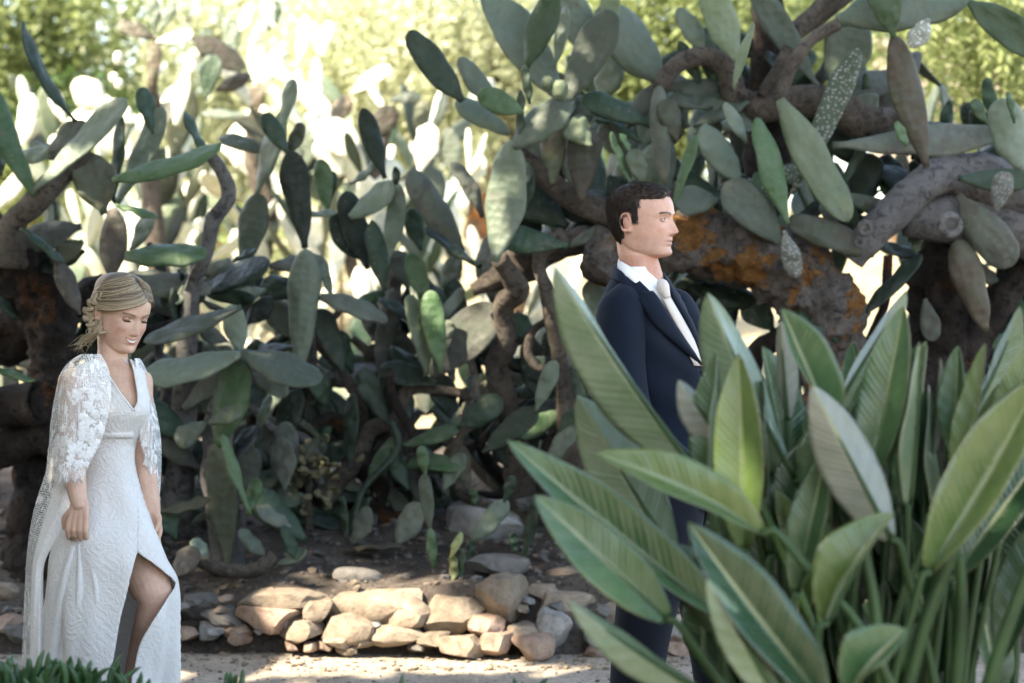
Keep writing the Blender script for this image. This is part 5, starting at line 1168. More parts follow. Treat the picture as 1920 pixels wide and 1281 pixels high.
def eye(par, X, cx, up, low, iris, gaze, skin, lash=(0.012, 0.008, 0.007), name='eye'):
    """eyeball with lids: X head matrix; up/low lid edges in degrees; gaze (x,z) offset"""
    V = []; C = []; Fc = []; n, m2 = 40, 48
    c = Vector((cx, -0.0685, 0.0005))
    for j in range(n + 1):
        el = math.radians(-90 + 180 * j / n)
        for k in range(m2):
            az = 2 * math.pi * k / m2
            d = Vector((math.sin(az) * math.cos(el), -math.cos(az) * math.cos(el), math.sin(el)))
            ed = math.degrees(el); a = math.degrees(math.atan2(d.x, -d.y))
            u_ = up - (abs(a) / 60.0) ** 2 * (up + 8 if up > -5 else 4); l_ = low + (abs(a) / 60.0) ** 2 * (-low - 8) * (1 if up > -5 else 0)
            if ed > u_ + 9 or ed < l_ - 3: r = 0.0127; col = skin
            elif ed > u_: r = 0.0132; col = lash
            elif ed < l_: r = 0.0124; col = tuple(q * 0.6 for q in skin)
            else:
                r = 0.0116
                gd = math.hypot(d.x - gaze[0], d.z - gaze[1])
                col = (0.01, 0.01, 0.01) if gd < 0.2 else iris if gd < 0.47 else (0.62, 0.58, 0.55)
            V.append(X @ (c + d * r)); C.append((*col, 1))
    for j in range(n):
        for k in range(m2):
            a = j * m2 + k; b = j * m2 + (k + 1) % m2; Fc.append((a, b, b + m2, a + m2))
    o = mk(name, V, Fc, M['eye'], par); o.matrix_basis = Matrix.Translation(-Vector(par.location))
    at = o.data.color_attributes.new('Col', 'FLOAT_COLOR', 'POINT'); at.data.foreach_set('color', np.array(C).ravel())
    return o
def stick(par, X, pts, radii, mat, name, seg=6, n=None, flat=1.0):
    V, Fc = tube_geo([X @ Vector(p) for p in pts], radii, seg, n, 0, 1, flat)
    o = mk(name, V, Fc, mat, par); o.matrix_basis = Matrix.Translation(-Vector(par.location)); return o
def put(par, name, V, Fc, mat, uv=None, sm=True):
    o = mk(name, V, Fc, mat, par, sm, uv); o.matrix_basis = Matrix.Translation(-Vector(par.location)); return o
def hair_shell(X, male, line, thick, nz=80, nt=120):
    """cap over the part of the skull where line(x,y,z) > 0; thickness fades at the hairline"""
    V = []; Fc = []; UV = []; ok = []
    for j in range(nz + 1):
        t = j / nz; z = lerp(-0.1, 0.118, 0.5 - 0.5 * math.cos(math.pi * t * 0.99 + 0.01))
        for k in range(nt):
            th = 2 * math.pi * k / nt; x, y = head_pt(z, th, male)
            m = line(x, y, z)
            n = Vector((x / 0.078 ** 2, (y - 0.01) / 0.1 ** 2, z / 0.118 ** 2)).normalized()
            V.append(X @ (Vector((x, y, z)) + n * (thick(x, y, z) * smooth(-0.004, 0.014, m) - 0.002)))
            UV.append((k / nt, z * 8)); ok.append(m > -0.004)
    for j in range(nz):
        for k in range(nt):
            q = (j * nt + k, j * nt + (k + 1) % nt, (j + 1) * nt + (k + 1) % nt, (j + 1) * nt + k)
            if all(ok[i] for i in q): Fc.append(q)
    b = len(V); V.append(X @ Vector((0, 0.01, 0.118 + thick(0, 0, 0.118) - 0.001))); UV.append((0.5, 1))
    for k in range(nt): Fc.append((nz * nt + k, nz * nt + (k + 1) % nt, b))
    return V, Fc, UV

# ------------------------------------------------------------------ the groom
gm = empty('person', (PX(1230, YB), YB, 0.0), 'man in navy suit and cream tie standing in profile among the plants', 'person')
GX = head_xf(1207, 414, 0.0, 64, -1, 1.03, 0.93)
GI = np.array(GX.inverted())
jk = Loft([(503, 1160, 1232, 0.0, 0.075), (514, 1154, 1238, 0.0, 0.09), (526, 1144, 1246, 0.0, 0.115), (545, 1132, 1264, 0.0, 0.145), (572, 1122, 1284, 0.0, 0.165), (610, 1118, 1300, 0.0, 0.17),
           (660, 1124, 1316, 0.0, 0.165), (710, 1138, 1328, 0.0, 0.155), (770, 1158, 1336, 0.0, 0.145), (830, 1176, 1342, 0.0, 0.145), (900, 1188, 1346, 0.0, 0.155), (958, 1192, 1350, 0.0, 0.16)], 0.88)
NA = (0.58, 0.355, 0.27)
def gcol(co):
    h = np.c_[co, np.ones(len(co))] @ GI.T
    x, y, z = h[:, 0], h[:, 1], h[:, 2]; ax = np.abs(x)
    c = np.tile(np.array([0.6, 0.365, 0.275]), (len(co), 1))
    def mixto(m, col):
        m = np.clip(m, 0, 1)[:, None]; c[:] = c * (1 - m) + np.array(col) * m
    front = (y < -0.03) & (z > -0.125)
    e = lambda cx, cz, sx, sz: np.exp(-((ax - cx) / sx) ** 2 - ((z - cz) / sz) ** 2) * front
    mixto(0.45 * e(0.045, -0.035, 0.025, 0.02), (0.6, 0.3, 0.24))
    mixto(0.5 * e(0.0, -0.04, 0.016, 0.018), (0.58, 0.3, 0.24))
    mixto(0.32 * np.clip((-0.045 - z) / 0.02, 0, 1) * np.clip((0.0 - y) / 0.04, 0, 1) * (z > -0.13), (0.4, 0.27, 0.22))              # shaved beard shadow
    mixto(0.85 * e(0, -0.0725, 0.021, 0.0045) , (0.44, 0.2, 0.17)); mixto(0.9 * e(0, -0.0722, 0.021, 0.0014), (0.16, 0.07, 0.06))
    br = np.exp(-((z - (0.0175 + 0.004 * np.sin(np.clip((ax - 0.012) / 0.036, 0, 1) * 2.6))) / 0.0032) ** 2) * (ax > 0.012) * (ax < 0.05) * front
    mixto(1.1 * br, (0.045, 0.03, 0.022))
    mixto(0.8 * e(0.007, -0.0525, 0.004, 0.0022), (0.14, 0.06, 0.05))
    neck = (z < -0.115); mixto(0.6 * neck, (0.5, 0.24, 0.165))
    ear = (ax > 0.074) & (np.abs(y - 0.02) < 0.03) & (np.abs(z + 0.01) < 0.04); mixto(0.45 * ear, (0.6, 0.29, 0.22))
    mixto(1.0 * ((y > 0.035) & (z > -0.06) & (z < 0.13)), (0.05, 0.035, 0.027))
    return c
hv, hf = head_geo(True, False)
parts = [([GX @ v for v in hv], hf)]
for s in (-1, 1):
    ev, ef = ear_geo(s, True); parts.append(([GX @ v for v in ev], ef))
parts.append(cap_tube([GX @ Vector((0, 0.026, -0.03)), GX @ Vector((0, 0.03, -0.09)), Q(1203, 505, 0), Q(1206, 560, 0)], [0.056, 0.0545, 0.0585, 0.078], 24))
parts.append(jk.closed(512, 950, 50, 40, -0.022))
# arms and clasped hands
SR, ER, WR = Q(1170, 578, -0.13), Q(1190, 775, -0.17), Q(1298, 884, -0.2)
SLf, ELf, WL = Q(1268, 575, 0.13), Q(1330, 735, 0.16), Q(1336, 878, -0.06)
parts.append(cap_tube([SR, SR.lerp(ER, 0.5), ER, ER.lerp(WR, 0.5), WR], [0.055, 0.048, 0.042, 0.036, 0.026], 16))
parts.append(cap_tube([SLf, SLf.lerp(ELf, 0.5), ELf, ELf.lerp(WL, 0.5), WL], [0.055, 0.048, 0.042, 0.036, 0.026], 16))
def hand(w, dirv, side, nrm, curl=0.9, k=1.0):
    """w wrist, dirv along the hand, side towards the thumb, nrm back of hand"""
    d = dirv.normalized(); s = (side - d * side.dot(d)).normalized(); n = (nrm - d * nrm.dot(d) - s * nrm.dot(s)).normalized()
    out = []
    for q, rr in ((-0.03, 0.013), (-0.01, 0.0145), (0.012, 0.0145), (0.03, 0.013)):
        out.append(cap_tube([w - d * 0.015 * k + s * q * 0.5 * k, w + d * 0.045 * k + s * q * 0.85 * k, w + d * 0.088 * k + s * q * k], [0.016 * k, rr * 1.05 * k, rr * 0.85 * k], 10))
    for q, ln in ((-0.031, 0.062), (-0.011, 0.078), (0.011, 0.082), (0.031, 0.074)):
        p = w + d * 0.09 * k + s * q * k; pts = [p]; a = 0.25 * curl
        for seg_ in (0.42, 0.32, 0.26):
            a += curl * 0.62
            p = p + (d * math.cos(a) - n * math.sin(a)) * ln * k * seg_; pts.append(p)
        out.append(cap_tube(pts, [0.0095 * k, 0.0088 * k, 0.008 * k, 0.0068 * k], 10))
    t0 = w + d * 0.022 * k + s * 0.028 * k
    out.append(cap_tube([w + d * 0.01 * k + s * 0.012 * k, t0, t0 + (d * 0.7 + s * 0.6 - n * 0.35) * 0.038 * k, t0 + (d * 1.5 + s * 0.55 - n * 0.9) * 0.042 * k], [0.014 * k, 0.0135 * k, 0.0105 * k, 0.0085 * k], 10))
    return out
parts += hand(WR, Q(1345, 900, -0.2) - WR, Vector((0, 0, 1)), Vector((0, -1, 0.2)), 0.7)
parts += hand(WL, Q(1316, 915, -0.14) - WL, Vector((0, 0.2, 1)), Vector((1, 0, 0)), 0.6)
# legs under the trousers, feet
LR = [Q(1245, 930, -0.06), Q(1215, 1150, -0.1), Q(1190, 1300, -0.1), Q(1178, 1440, -0.1)]
LL = [Q(1300, 930, 0.08), Q(1325, 1150, 0.1), Q(1350, 1300, 0.1), Q(1365, 1440, 0.1)]
for lg in (LR, LL): parts.append(cap_tube(lg, [0.085, 0.058, 0.05, 0.038], 16))
remesh('body', parts, M['skin'], 0.0026, 2, gcol, gm)
for s in (-1, 1):
    eye(gm, GX, s * 0.031, 13, -12, (0.1, 0.11, 0.06), (0.05, 0.0), (0.5, 0.31, 0.235))
    # brow hairs
    rb = random.Random(5)
    parts_b = []
    for k in range(26):
        t = k / 25; bx = s * lerp(0.012, 0.049, t); bz = 0.0165 + 0.0055 * math.sin(t * 2.5) + rb.uniform(-0.0012, 0.0012)
        by = -0.088 + 0.016 * t * t - 0.004 * (1 - t)
        parts_b.append(tube_geo([Vector((bx, by, bz - 0.002)), Vector((bx + s * 0.006, by + 0.001, bz + 0.0018))], [0.0011, 0.0003], 4, 2))
    v, f = join_geo(parts_b); put(gm, 'eyebrow', [GX @ q for q in v], f, M['hair_dark'])
# hair
def gline(x, y, z):
    """positive inside the hair area (distance-like)"""
    fr = z - (0.077 - 0.012 * smooth(0.0, 0.05, abs(x)))               # forehead line, temples recede
    if y < -0.018: return min(fr, 0.05) if z > 0.03 else -0.02
    if y < 0.006: return min(z - lerp(0.05, -0.012, smooth(-0.02, -0.008, y)), y + 0.02)
    if y < 0.036: return z - lerp(-0.018, 0.024, smooth(0.004, 0.014, y)) if y < 0.03 else z - lerp(0.024, -0.03, smooth(0.026, 0.036, y))
    return z - lerp(-0.035, -0.088, smooth(0.036, 0.06, y))
def gth(x, y, z): return 0.006 + 0.006 * smooth(0.02, 0.1, z) + 0.002 * smooth(-0.02, -0.08, y) * smooth(0.06, 0.1, z)
V, Fc, UV = hair_shell(GX, True, gline, gth)
hr = put(gm, 'hair', V, Fc, M['hair_dark'], UV)
rh = random.Random(8); parts = []
for k in range(8000):
    z = rh.uniform(-0.085, 0.117); th = rh.uniform(0, 2 * math.pi); x, y = head_pt(z, th, True)
    m = gline(x, y, z)
    if m < 0.001: continue
    n = Vector((x / 0.078 ** 2, (y - 0.01) / 0.1 ** 2, z / 0.118 ** 2)).normalized()
    p = Vector((x, y, z)) + n * (gth(x, y, z) * smooth(-0.004, 0.014, m) - 0.003)
    k1_ = smooth(0.03, 0.1, z) * (1 - smooth(0.0, 0.06, y)); flow = (Vector((0.5, -0.5, 0.35)) if y < -0.035 else Vector((0.25, -1.0, 0.0))) * k1_ + Vector((0, -0.3 if y < 0.03 else -0.05, -1)) * (1 - k1_)
    flow = (flow - n * flow.dot(n) + Vector((rh.gauss(0, 0.15), rh.gauss(0, 0.15), rh.gauss(0, 0.15)))).normalized()
    L = rh.uniform(0.009, 0.02) * (0.6 if m < 0.01 else 1)
    parts.append(tube_geo([p, p + flow * L * 0.6 + n * 0.0025, p + flow * L + n * rh.uniform(0.0, 0.003)], [0.0009, 0.0007, 0.0002], 3, 3, cap=False))
v, f = join_geo(parts); h2 = mk('strands', [GX @ q for q in v], f, M['hair_dark'], hr); h2['kind'] = 'stuff'

# suit
def cloth_mat(name, c, rough=0.85, sc=700, sheen=0.3, w=0.25):
    m, t, b = new_mat(name, rough, 0.2)
    v = coords(t); n = tex_noise(t, v, sc, 2); n2 = tex_noise(t, v, 9, 4)
    col = mixc(t, ramp(t, n, [(0.35, 0.0), (0.65, 1.0)]), tuple(x * (1 - w) for x in c), tuple(min(1, x * (1 + w)) for x in c))
    t.links.new(col, b.inputs['Base Color']); b.inputs['Sheen Weight'].default_value = sheen; b.inputs['Sheen Roughness'].default_value = 0.5
    t.links.new(bump(t, n2, 0.25, 0.02, bump(t, n, 0.15, 0.001)), b.inputs['Normal'])
    return m
M['navy'] = cloth_mat('navy_wool', (0.0032, 0.0082, 0.0185), sheen=0.04)
M['trouser'] = cloth_mat('navy_trouser', (0.0045, 0.007, 0.0135), sheen=0.04)
M['shirt'] = cloth_mat('white_shirt', (0.8, 0.8, 0.82), 0.7, 500, 0.0, 0.02)
M['tie'] = cloth_mat('cream_tie', (0.62, 0.56, 0.5), 0.6, 350, 0.1, 0.06)
M['button'] = flat_mat('button', (0.01, 0.012, 0.018), 0.35, 0.5)
gapG = table([(500, 1174, 1238), (512, 1184, 1240), (530, 1203, 1243), (560, 1231, 1256), (600, 1259, 1282), (640, 1282, 1299), (672, 1303, 1308), (684, 1309, 1309), (740, 1316, 1316), (820, 1322, 1322), (900, 1325, 1325), (960, 1327, 1327)])
def gG(py):
    a, b = gapG(py); return (a, max(a, b)) if py < 684 else ((a + b) / 2, (a + b) / 2)
def jw(py, ph, t):
    return 0.004 * math.sin(ph * 3 + py * 0.02) * smooth(640, 760, py) + 0.003 * math.sin(py * 0.06 + ph * 5)
V, Fc, UV = jk.open(503, 958, 90, 90, gG, 0.0, jw)
coat = put(gm, 'jacket', V, Fc, M['navy'], UV); solid(coat, 0.005, 1)
def sleeve(pts, rad, name, seedp):
    v, f = cap_tube(pts, rad, 26, 44)
    for i, p in enumerate(v):
        q = noise.fractal(p * 9 + Vector((seedp, 0, 0)), 1, 2, 2); v[i] = p + Vector((0, -1, 0.2)) * q * 0.011
    return put(gm, name, v, f, M['navy'])
sleeve([Q(1172, 562, -0.115), Q(1166, 600, -0.135), Q(1164, 680, -0.16), Q(1180, 765, -0.17), Q(1205, 806, -0.175), Q(1250, 850, -0.19), Q(1288, 880, -0.2)], [0.062, 0.078, 0.074, 0.066, 0.06, 0.052, 0.044], 'sleeve', 1)
sleeve([Q(1262, 566, 0.11), Q(1276, 600, 0.13), Q(1304, 670, 0.15), Q(1328, 735, 0.15), Q(1336, 790, 0.1), Q(1338, 850, -0.02), Q(1337, 868, -0.05)], [0.055, 0.066, 0.058, 0.05, 0.048, 0.044, 0.042], 'sleeve', 2)
for a, b in ((Q(1284, 877, -0.2), Q(1297, 886, -0.203)), (Q(1337, 862, -0.045), Q(1336, 878, -0.062))):
    put(gm, 'shirt_cuff', *tube_geo([a, b], [0.036, 0.035], 16, 3), M['shirt'])
# shirt front below the lapels, collar, tie
sh_rows = []
for i in range(26):
    py = 500 + i * 7.6; l, r = gapG(min(py, 684))
    sh_rows.append([jk.front(lerp(l - 12, r + 10, k / 10), py, -0.012) for k in range(11)])
strip(sh_rows, 'shirt', M['shirt'], gm)
def band(top, bot, name, mat, par, n=30, m=6, bul=0.004, th=0.003):
    T = cr([tuple(Q(*q)) for q in top], n); B = cr([tuple(Q(*q)) for q in bot], n)
    rows = [[Vector(T[i]).lerp(Vector(B[i]), j / m) + Vector((0, -1, 0.2)) * bul * math.sin(math.pi * j / m) for j in range(m + 1)] for i in range(n + 1)]
    o = strip(rows, name, mat, par if par is gm else None)
    if par is not gm: o.parent = par
    return solid(o, th, 0)
band([(1215, 492, 0.062), (1190, 485, 0.066), (1166, 484, 0.04), (1160, 487, -0.02), (1169, 493, -0.06), (1185, 503, -0.082), (1205, 517, -0.09), (1222, 529, -0.08), (1234, 533, -0.066)],
     [(1215, 512, 0.085), (1190, 505, 0.08), (1164, 502, 0.05), (1157, 504, -0.02), (1166, 512, -0.085), (1182, 524, -0.115), (1202, 540, -0.132), (1218, 550, -0.134), (1228, 548, -0.12)], 'shirt_collar', M['shirt'], gm)
band([(1233, 532, -0.056), (1237, 524, -0.03), (1237, 512, 0.0)], [(1238, 549, -0.075), (1244, 540, -0.045), (1243, 524, -0.01)], 'collar_wing', M['shirt'], gm, 12, 4)
V, Fc = tube_geo([jk.front(1234, 530, 0.012), jk.front(1236, 536, 0.017), jk.front(1241, 548, 0.015), jk.front(1247, 559, 0.012)], [0.014, 0.0185, 0.0155, 0.0105], 14, 14)
tie = put(gm, 'tie', V, Fc, M['tie'])
rows = []
for i in range(20):
    t = i / 19; py = 556 + t * 130
    cx = float(np.interp(py, [556, 600, 640, 690], [1246.5, 1270, 1291, 1312])); hw = lerp(7.5, 11, min(1, t * 1.6))
    rows.append([jk.front(cx + hw * q, py, 0.004 + 0.006 * (1 - q * q)) for q in (-1, -0.5, 0, 0.5, 1)])
tb = strip(rows, 'tie_blade', M['tie'], tie); tb.matrix_basis = Matrix.Identity(4); tb.parent = tie
solid(tb, 0.004)
# lapels: near side with notch, far side
def edge(tbl): f = table(tbl); return f
nearL = [(546, 1204, 1222), (552, 1203, 1227), (556, 1201, 1230), (562, 1196, 1234), (580, 1206, 1246), (610, 1228, 1264), (640, 1258, 1283), (664, 1286, 1299), (684, 1308, 1310)]
rows = [[jk.front(lerp(a, b, q / 6), py, 0.010 + 0.007 * math.sin(math.pi * q / 6)) for q in range(7)] for py, a, b in nearL]
solid(strip(rows, 'lapel', M['navy'], coat), 0.004).matrix_basis = Matrix.Identity(4)
farL = [(512, 1240, 1246), (530, 1245, 1254), (556, 1256, 1270), (566, 1262, 1270), (600, 1281, 1291), (640, 1299, 1307), (668, 1307, 1313), (684, 1311, 1315)]
rows = [[jk.front(lerp(a, b, q / 4), py, 0.010 + 0.004 * math.sin(math.pi * q / 4)) for q in range(5)] for py, a, b in farL]
solid(strip(rows, 'lapel', M['navy'], coat), 0.004).matrix_basis = Matrix.Identity(4)
# jacket collar round the nape
band([(1215, 503, 0.075), (1188, 497, 0.08), (1163, 494, 0.055), (1153, 497, -0.01), (1161, 506, -0.075), (1178, 521, -0.103), (1195, 539, -0.12), (1207, 553, -0.122)],
     [(1225, 524, 0.12), (1188, 519, 0.115), (1155, 518, 0.08), (1145, 520, -0.01), (1156, 526, -0.1), (1171, 535, -0.13), (1186, 547, -0.146), (1200, 558, -0.147)], 'collar', M['navy'], coat, th=0.005)
for o_ in coat.children: o_.parent = coat
# pocket flap and buttons
rows = [[jk.front(lerp(1222, 1290, q / 6), py + 2 * q / 6, 0.006) for q in range(7)] for py in (846, 858, 870)]
solid(strip(rows, 'pocket_flap', M['navy'], coat), 0.003).matrix_basis = Matrix.Identity(4)
rows = [[jk.front(lerp(1296, 1306, q / 4), py, 0.004) for q in range(5)] for py in (602, 606, 611)]
for (bx, by) in ((1316, 700), (1320, 770)):
    p = jk.front(bx, by, 0.004)
    put(gm, 'button', *tube_geo([p, p + Vector((0.006, -0.007, 0))], [0.009, 0.009], 12, 2), M['button'])
# trousers
v1 = cap_tube([Q(1250, 925, -0.06), Q(1238, 1010, -0.085), Q(1212, 1140, -0.1), Q(1196, 1250, -0.1), Q(1186, 1400, -0.1), Q(1182, 1446, -0.1)], [0.115, 0.118, 0.093, 0.082, 0.078, 0.078], 26, 50)
v2 = cap_tube([Q(1300, 925, 0.08), Q(1312, 1010, 0.09), Q(1330, 1140, 0.1), Q(1345, 1250, 0.1), Q(1360, 1400, 0.1), Q(1364, 1446, 0.1)], [0.115, 0.118, 0.093, 0.08, 0.078, 0.078], 26, 50)
V, Fc = join_geo([v1, v2])
V = [p + Vector((0, -1, 0)) * 0.006 * noise.fractal(p * 8, 1, 2, 2) for p in V]
put(gm, 'trousers', V, Fc, M['trouser'])
for c in (LR[-1], LL[-1]):
    z0 = 0.045
    V, Fc = cap_tube([Vector((c.x - 0.05, c.y, z0)), Vector((c.x + 0.06, c.y - 0.02, z0 + 0.005)), Vector((c.x + 0.17, c.y - 0.05, z0 - 0.012))], [0.042, 0.044, 0.032], 14)
    put(gm, 'shoe', V, Fc, M['button'])

# ------------------------------------------------------------------ the bride
br = empty('person', (PX(205, YB), YB, 0.0), 'smiling woman in white lace gown walking with eyes lowered', 'person')
BX = head_xf(230, 587, 0.0, 45, 17, 0.97, 0.9, 4)
BI = np.array(BX.inverted())
SK = (0.63, 0.415, 0.31)
def bcol(co):
    h = np.c_[co, np.ones(len(co))] @ BI.T
    x, y, z = h[:, 0], h[:, 1], h[:, 2]; ax = np.abs(x)
    c = np.tile(np.array(SK), (len(co), 1))
    def mixto(m, col):
        m = np.clip(m, 0, 1)[:, None]; c[:] = c * (1 - m) + np.array(col) * m
    hd = (z > -0.13) & (y < -0.02)
    e = lambda cx, cz, sx, sz: np.exp(-((ax - cx) / sx) ** 2 - ((z - cz) / sz) ** 2) * hd
    mixto(0.45 * e(0.045, -0.036, 0.02, 0.018), (0.62, 0.31, 0.25))
    cz = 0.0062 * (ax / 0.022) ** 2
    w_ = np.clip(1 - (ax / 0.0235) ** 2, 0, 1); cz = 0.0075 * (ax / 0.022) ** 2
    zu = -0.0685 + cz; zl = -0.0685 - 0.0088 * np.sqrt(w_) + cz
    sm_ = lambda t: 1 / (1 + np.exp(-np.clip(t / 0.0006, -40, 40)))
    lip = sm_(zu + 0.0048 * np.sqrt(w_) - z) * sm_(z - (zl - 0.0068 * np.sqrt(w_))) * (ax < 0.0235) * hd
    mixto(lip, (0.46, 0.17, 0.145))
    th = sm_(zu - 0.0006 - z) * sm_(z - zl - 0.0004) * (ax < 0.0205) * hd
    mixto(1.0 * th, (0.82, 0.79, 0.75))
    br_ = np.exp(-((z - (0.0165 + 0.0055 * np.sin(np.clip((ax - 0.012) / 0.038, 0, 1) * 2.4))) / 0.0026) ** 2) * (ax > 0.013) * (ax < 0.05) * hd
    mixto(1.1 * br_, (0.07, 0.045, 0.032))
    mixto(0.55 * e(0.031, 0.006, 0.014, 0.005), (0.3, 0.16, 0.12))
    mixto(0.8 * e(0.0065, -0.052, 0.0035, 0.002), (0.22, 0.09, 0.07))
    mixto(0.35 * e(0.031, -0.012, 0.012, 0.005), (0.66, 0.45, 0.35))
    sc = (z > 0.07) | ((y > 0.045) & (z > -0.06)); mixto(1.0 * (sc & (z > -0.07)), (0.2, 0.14, 0.09))
    return c
bt = Loft([(672, 186, 240, 0.0, 0.05), (680, 164, 250, 0.0, 0.062), (690, 142, 260, 0.0, 0.075), (703, 130, 268, 0.0, 0.085), (725, 128, 272, 0.0, 0.095), (750, 134, 276, -0.01, 0.105), (775, 142, 277, -0.012, 0.108), (800, 150, 266, -0.005, 0.1),
           (830, 152, 252, 0.0, 0.092), (870, 146, 250, 0.0, 0.096), (920, 134, 262, 0.0, 0.108), (965, 122, 280, -0.01, 0.125), (1005, 108, 294, -0.03, 0.15), (1050, 96, 309, -0.04, 0.165), (1090, 90, 328, -0.04, 0.175),
           (1150, 84, 332, -0.02, 0.21), (1210, 82, 328, -0.01, 0.22), (1290, 80, 320, 0.0, 0.225), (1380, 74, 318, 0.0, 0.24), (1462, 66, 322, 0.0, 0.25)], 0.8)
hv, hf = head_geo(False, True)
parts = [([BX @ v for v in hv], hf)]
for s in (-1, 1):
    ev, ef = ear_geo(s, False); parts.append(([BX @ v for v in ev], ef))
parts.append(cap_tube([BX @ Vector((0, 0.026, -0.03)), BX @ Vector((0, 0.03, -0.085)), Q(211, 668, 0.005), Q(206, 700, 0.01), Q(204, 740, 0.01)], [0.05, 0.0455, 0.047, 0.065, 0.07], 24))
parts.append(bt.closed(673, 970, 50, 40, -0.012))
BR, BE, BW = Q(138, 712, -0.1), Q(132, 846, -0.13), Q(149, 948, -0.2)
parts.append(cap_tube([BR, BR.lerp(BE, 0.5), BE, BE.lerp(BW, 0.45), BW], [0.046, 0.0415, 0.036, 0.034, 0.023], 16))
CR, CE, CW = Q(260, 712, 0.09), Q(264, 835, 0.06), Q(288, 958, -0.02)
parts.append(cap_tube([CR, CR.lerp(CE, 0.5), CE, CE.lerp(CW, 0.45), CW], [0.043, 0.04, 0.035, 0.032, 0.022], 16))
parts += hand(BW, Q(140, 1030, -0.215) - BW, Vector((-1, 0, 0.15)), Vector((0.25, -1, 0.1)), 0.9, 0.84)
parts += hand(CW, Q(296, 1030, -0.03) - CW, Vector((0.5, -0.5, 0.1)), Vector((0.8, 0.4, 0)), 0.6, 0.74)
# legs: left leg steps forward through the slit
parts.append(cap_tube([Q(238, 950, 0.02), Q(258, 1040, -0.03), Q(282, 1098, -0.085), Q(290, 1128, -0.09), Q(280, 1168, -0.06), Q(270, 1220, 0.01), Q(256, 1300, 0.03), Q(248, 1400, 0.05), Q(246, 1440, 0.06)], [0.085, 0.077, 0.064, 0.052, 0.046, 0.047, 0.042, 0.032, 0.033], 22, 70))
parts.append(cap_tube([Q(180, 950, 0.04), Q(170, 1150, 0.06), Q(158, 1290, 0.08), Q(150, 1440, 0.1)], [0.09, 0.058, 0.05, 0.034], 18))
parts.append(cap_tube([Q(246, 1448, 0.06), Q(272, 1456, 0.0), Q(286, 1460, -0.04)], [0.032, 0.03, 0.02], 12))
parts.append(cap_tube([Q(150, 1448, 0.1), Q(176, 1456, 0.04), Q(190, 1460, 0.0)], [0.032, 0.03, 0.02], 12))
remesh('body', parts, M['skin'], 0.0026, 2, bcol, br)
for s in (-1, 1):
    eye(br, BX, s * 0.031, -14, -20, (0.05, 0.04, 0.03), (0.1, -0.3), (0.4, 0.22, 0.165))
    parts_b = []
    for k in range(9):
        a = -0.7 + 1.5 * k / 8
        p = Vector((s * 0.031 + 0.0128 * math.sin(a), -0.0685 - 0.0128 * math.cos(a), -0.0035))
        parts_b.append(tube_geo([p, p + Vector((0.004 * math.sin(a) + s * 0.001, -0.0055, -0.002)), p + Vector((0.006 * math.sin(a) + s * 0.002, -0.009, 0.0005))], [0.0008, 0.0006, 0.0002], 4, 4))
    v, f = join_geo(parts_b); put(br, 'eyelashes', [BX @ q for q in v], f, M['hair_dark'])
# earring
V, Fc = tube_geo([BX @ Vector((-0.088, 0.012, -0.037)), BX @ Vector((-0.092, 0.011, -0.037))], [0.0035, 0.003], 8, 2); put(br, 'earring', V, Fc, M['button'])
# hair: ash-rooted cap, swept strands, braid, loose wisps
def bline(x, y, z):
    hl = 0.068 - 0.02 * smooth(0.0, 0.055, abs(x - 0.015))
    if y < -0.04: return z - hl
    if y < 0.0: return z - lerp(hl, 0.012, smooth(-0.04, 0.0, y))
    if y < 0.04: return z - lerp(0.012, -0.01, smooth(0.0, 0.04, y))
    return z - lerp(-0.01, -0.066, smooth(0.04, 0.075, y))
def bth(x, y, z): return 0.006 + 0.014 * smooth(0.02, 0.09, z) * smooth(-0.05, 0.03, y) + 0.006 * smooth(0.05, 0.09, y)
V, Fc, UV = hair_shell(BX, False, bline, bth)
bh = put(br, 'hair', V, Fc, M['hair_root'], UV)
def hsurf(az, el, off):
    """point over the skull; az 0 = face, negative = her right"""
    d = Vector((math.sin(az) * math.cos(el), -math.cos(az) * math.cos(el), math.sin(el)))
    a, b, c = 0.077, 0.1, 0.118
    t = 1 / math.sqrt((d.x / a) ** 2 + ((d.y) / b) ** 2 + (d.z / c) ** 2)
    p = d * t; p.y += 0.006
    return p + d * off
rb = random.Random(17); lock = {'hair_blonde': [], 'hair_root': []}
for k in range(1000):
    t = rb.random()
    if rb.random() < 0.72:     # her right side: from the parting, over the temple to the braid
        az0 = lerp(0.3, -0.2, t) + rb.gauss(0, 0.03); el0 = lerp(0.68, 1.5, t); az1 = -2.5 + rb.gauss(0, 0.12); el1 = lerp(-0.05, 0.5, t) + rb.gauss(0, 0.05)
        sag = lerp(-0.13, 0.14, t ** 0.8)
        m_ = 'hair_blonde' if rb.random() < (0.75 if t < 0.22 else 0.65 if 0.42 < t < 0.54 else 0.3) else 'hair_root'
    else:
        az0 = rb.uniform(0.25, 0.5); el0 = rb.uniform(0.7, 1.4); az1 = 2.6 + rb.gauss(0, 0.2); el1 = rb.uniform(-0.2, 0.4); sag = 0.05; m_ = rb.choice(['hair_blonde', 'hair_root'])
    top = rb.uniform(0.002, 0.008)
    pts = []
    for i in range(9):
        s = i / 8; az = lerp(az0, az1, s); el = lerp(el0, el1, s) + sag * math.sin(math.pi * s ** 0.8) + 0.03 * math.sin(7 * s + t * 14) + rb.gauss(0, 0.006)
        q0 = hsurf(az, el, 0.0)
        pts.append(BX @ hsurf(az, el, bth(q0.x, q0.y, q0.z) + 0.004 + top * min(1, s * 4 + 0.15)))
    w = rb.uniform(0.0009, 0.0019)
    lock[m_].append(tube_geo(pts, [w * 0.6, w, w * 1.1, w * 1.1, w, w, w, w * 0.8, w * 0.4], 5, 20))
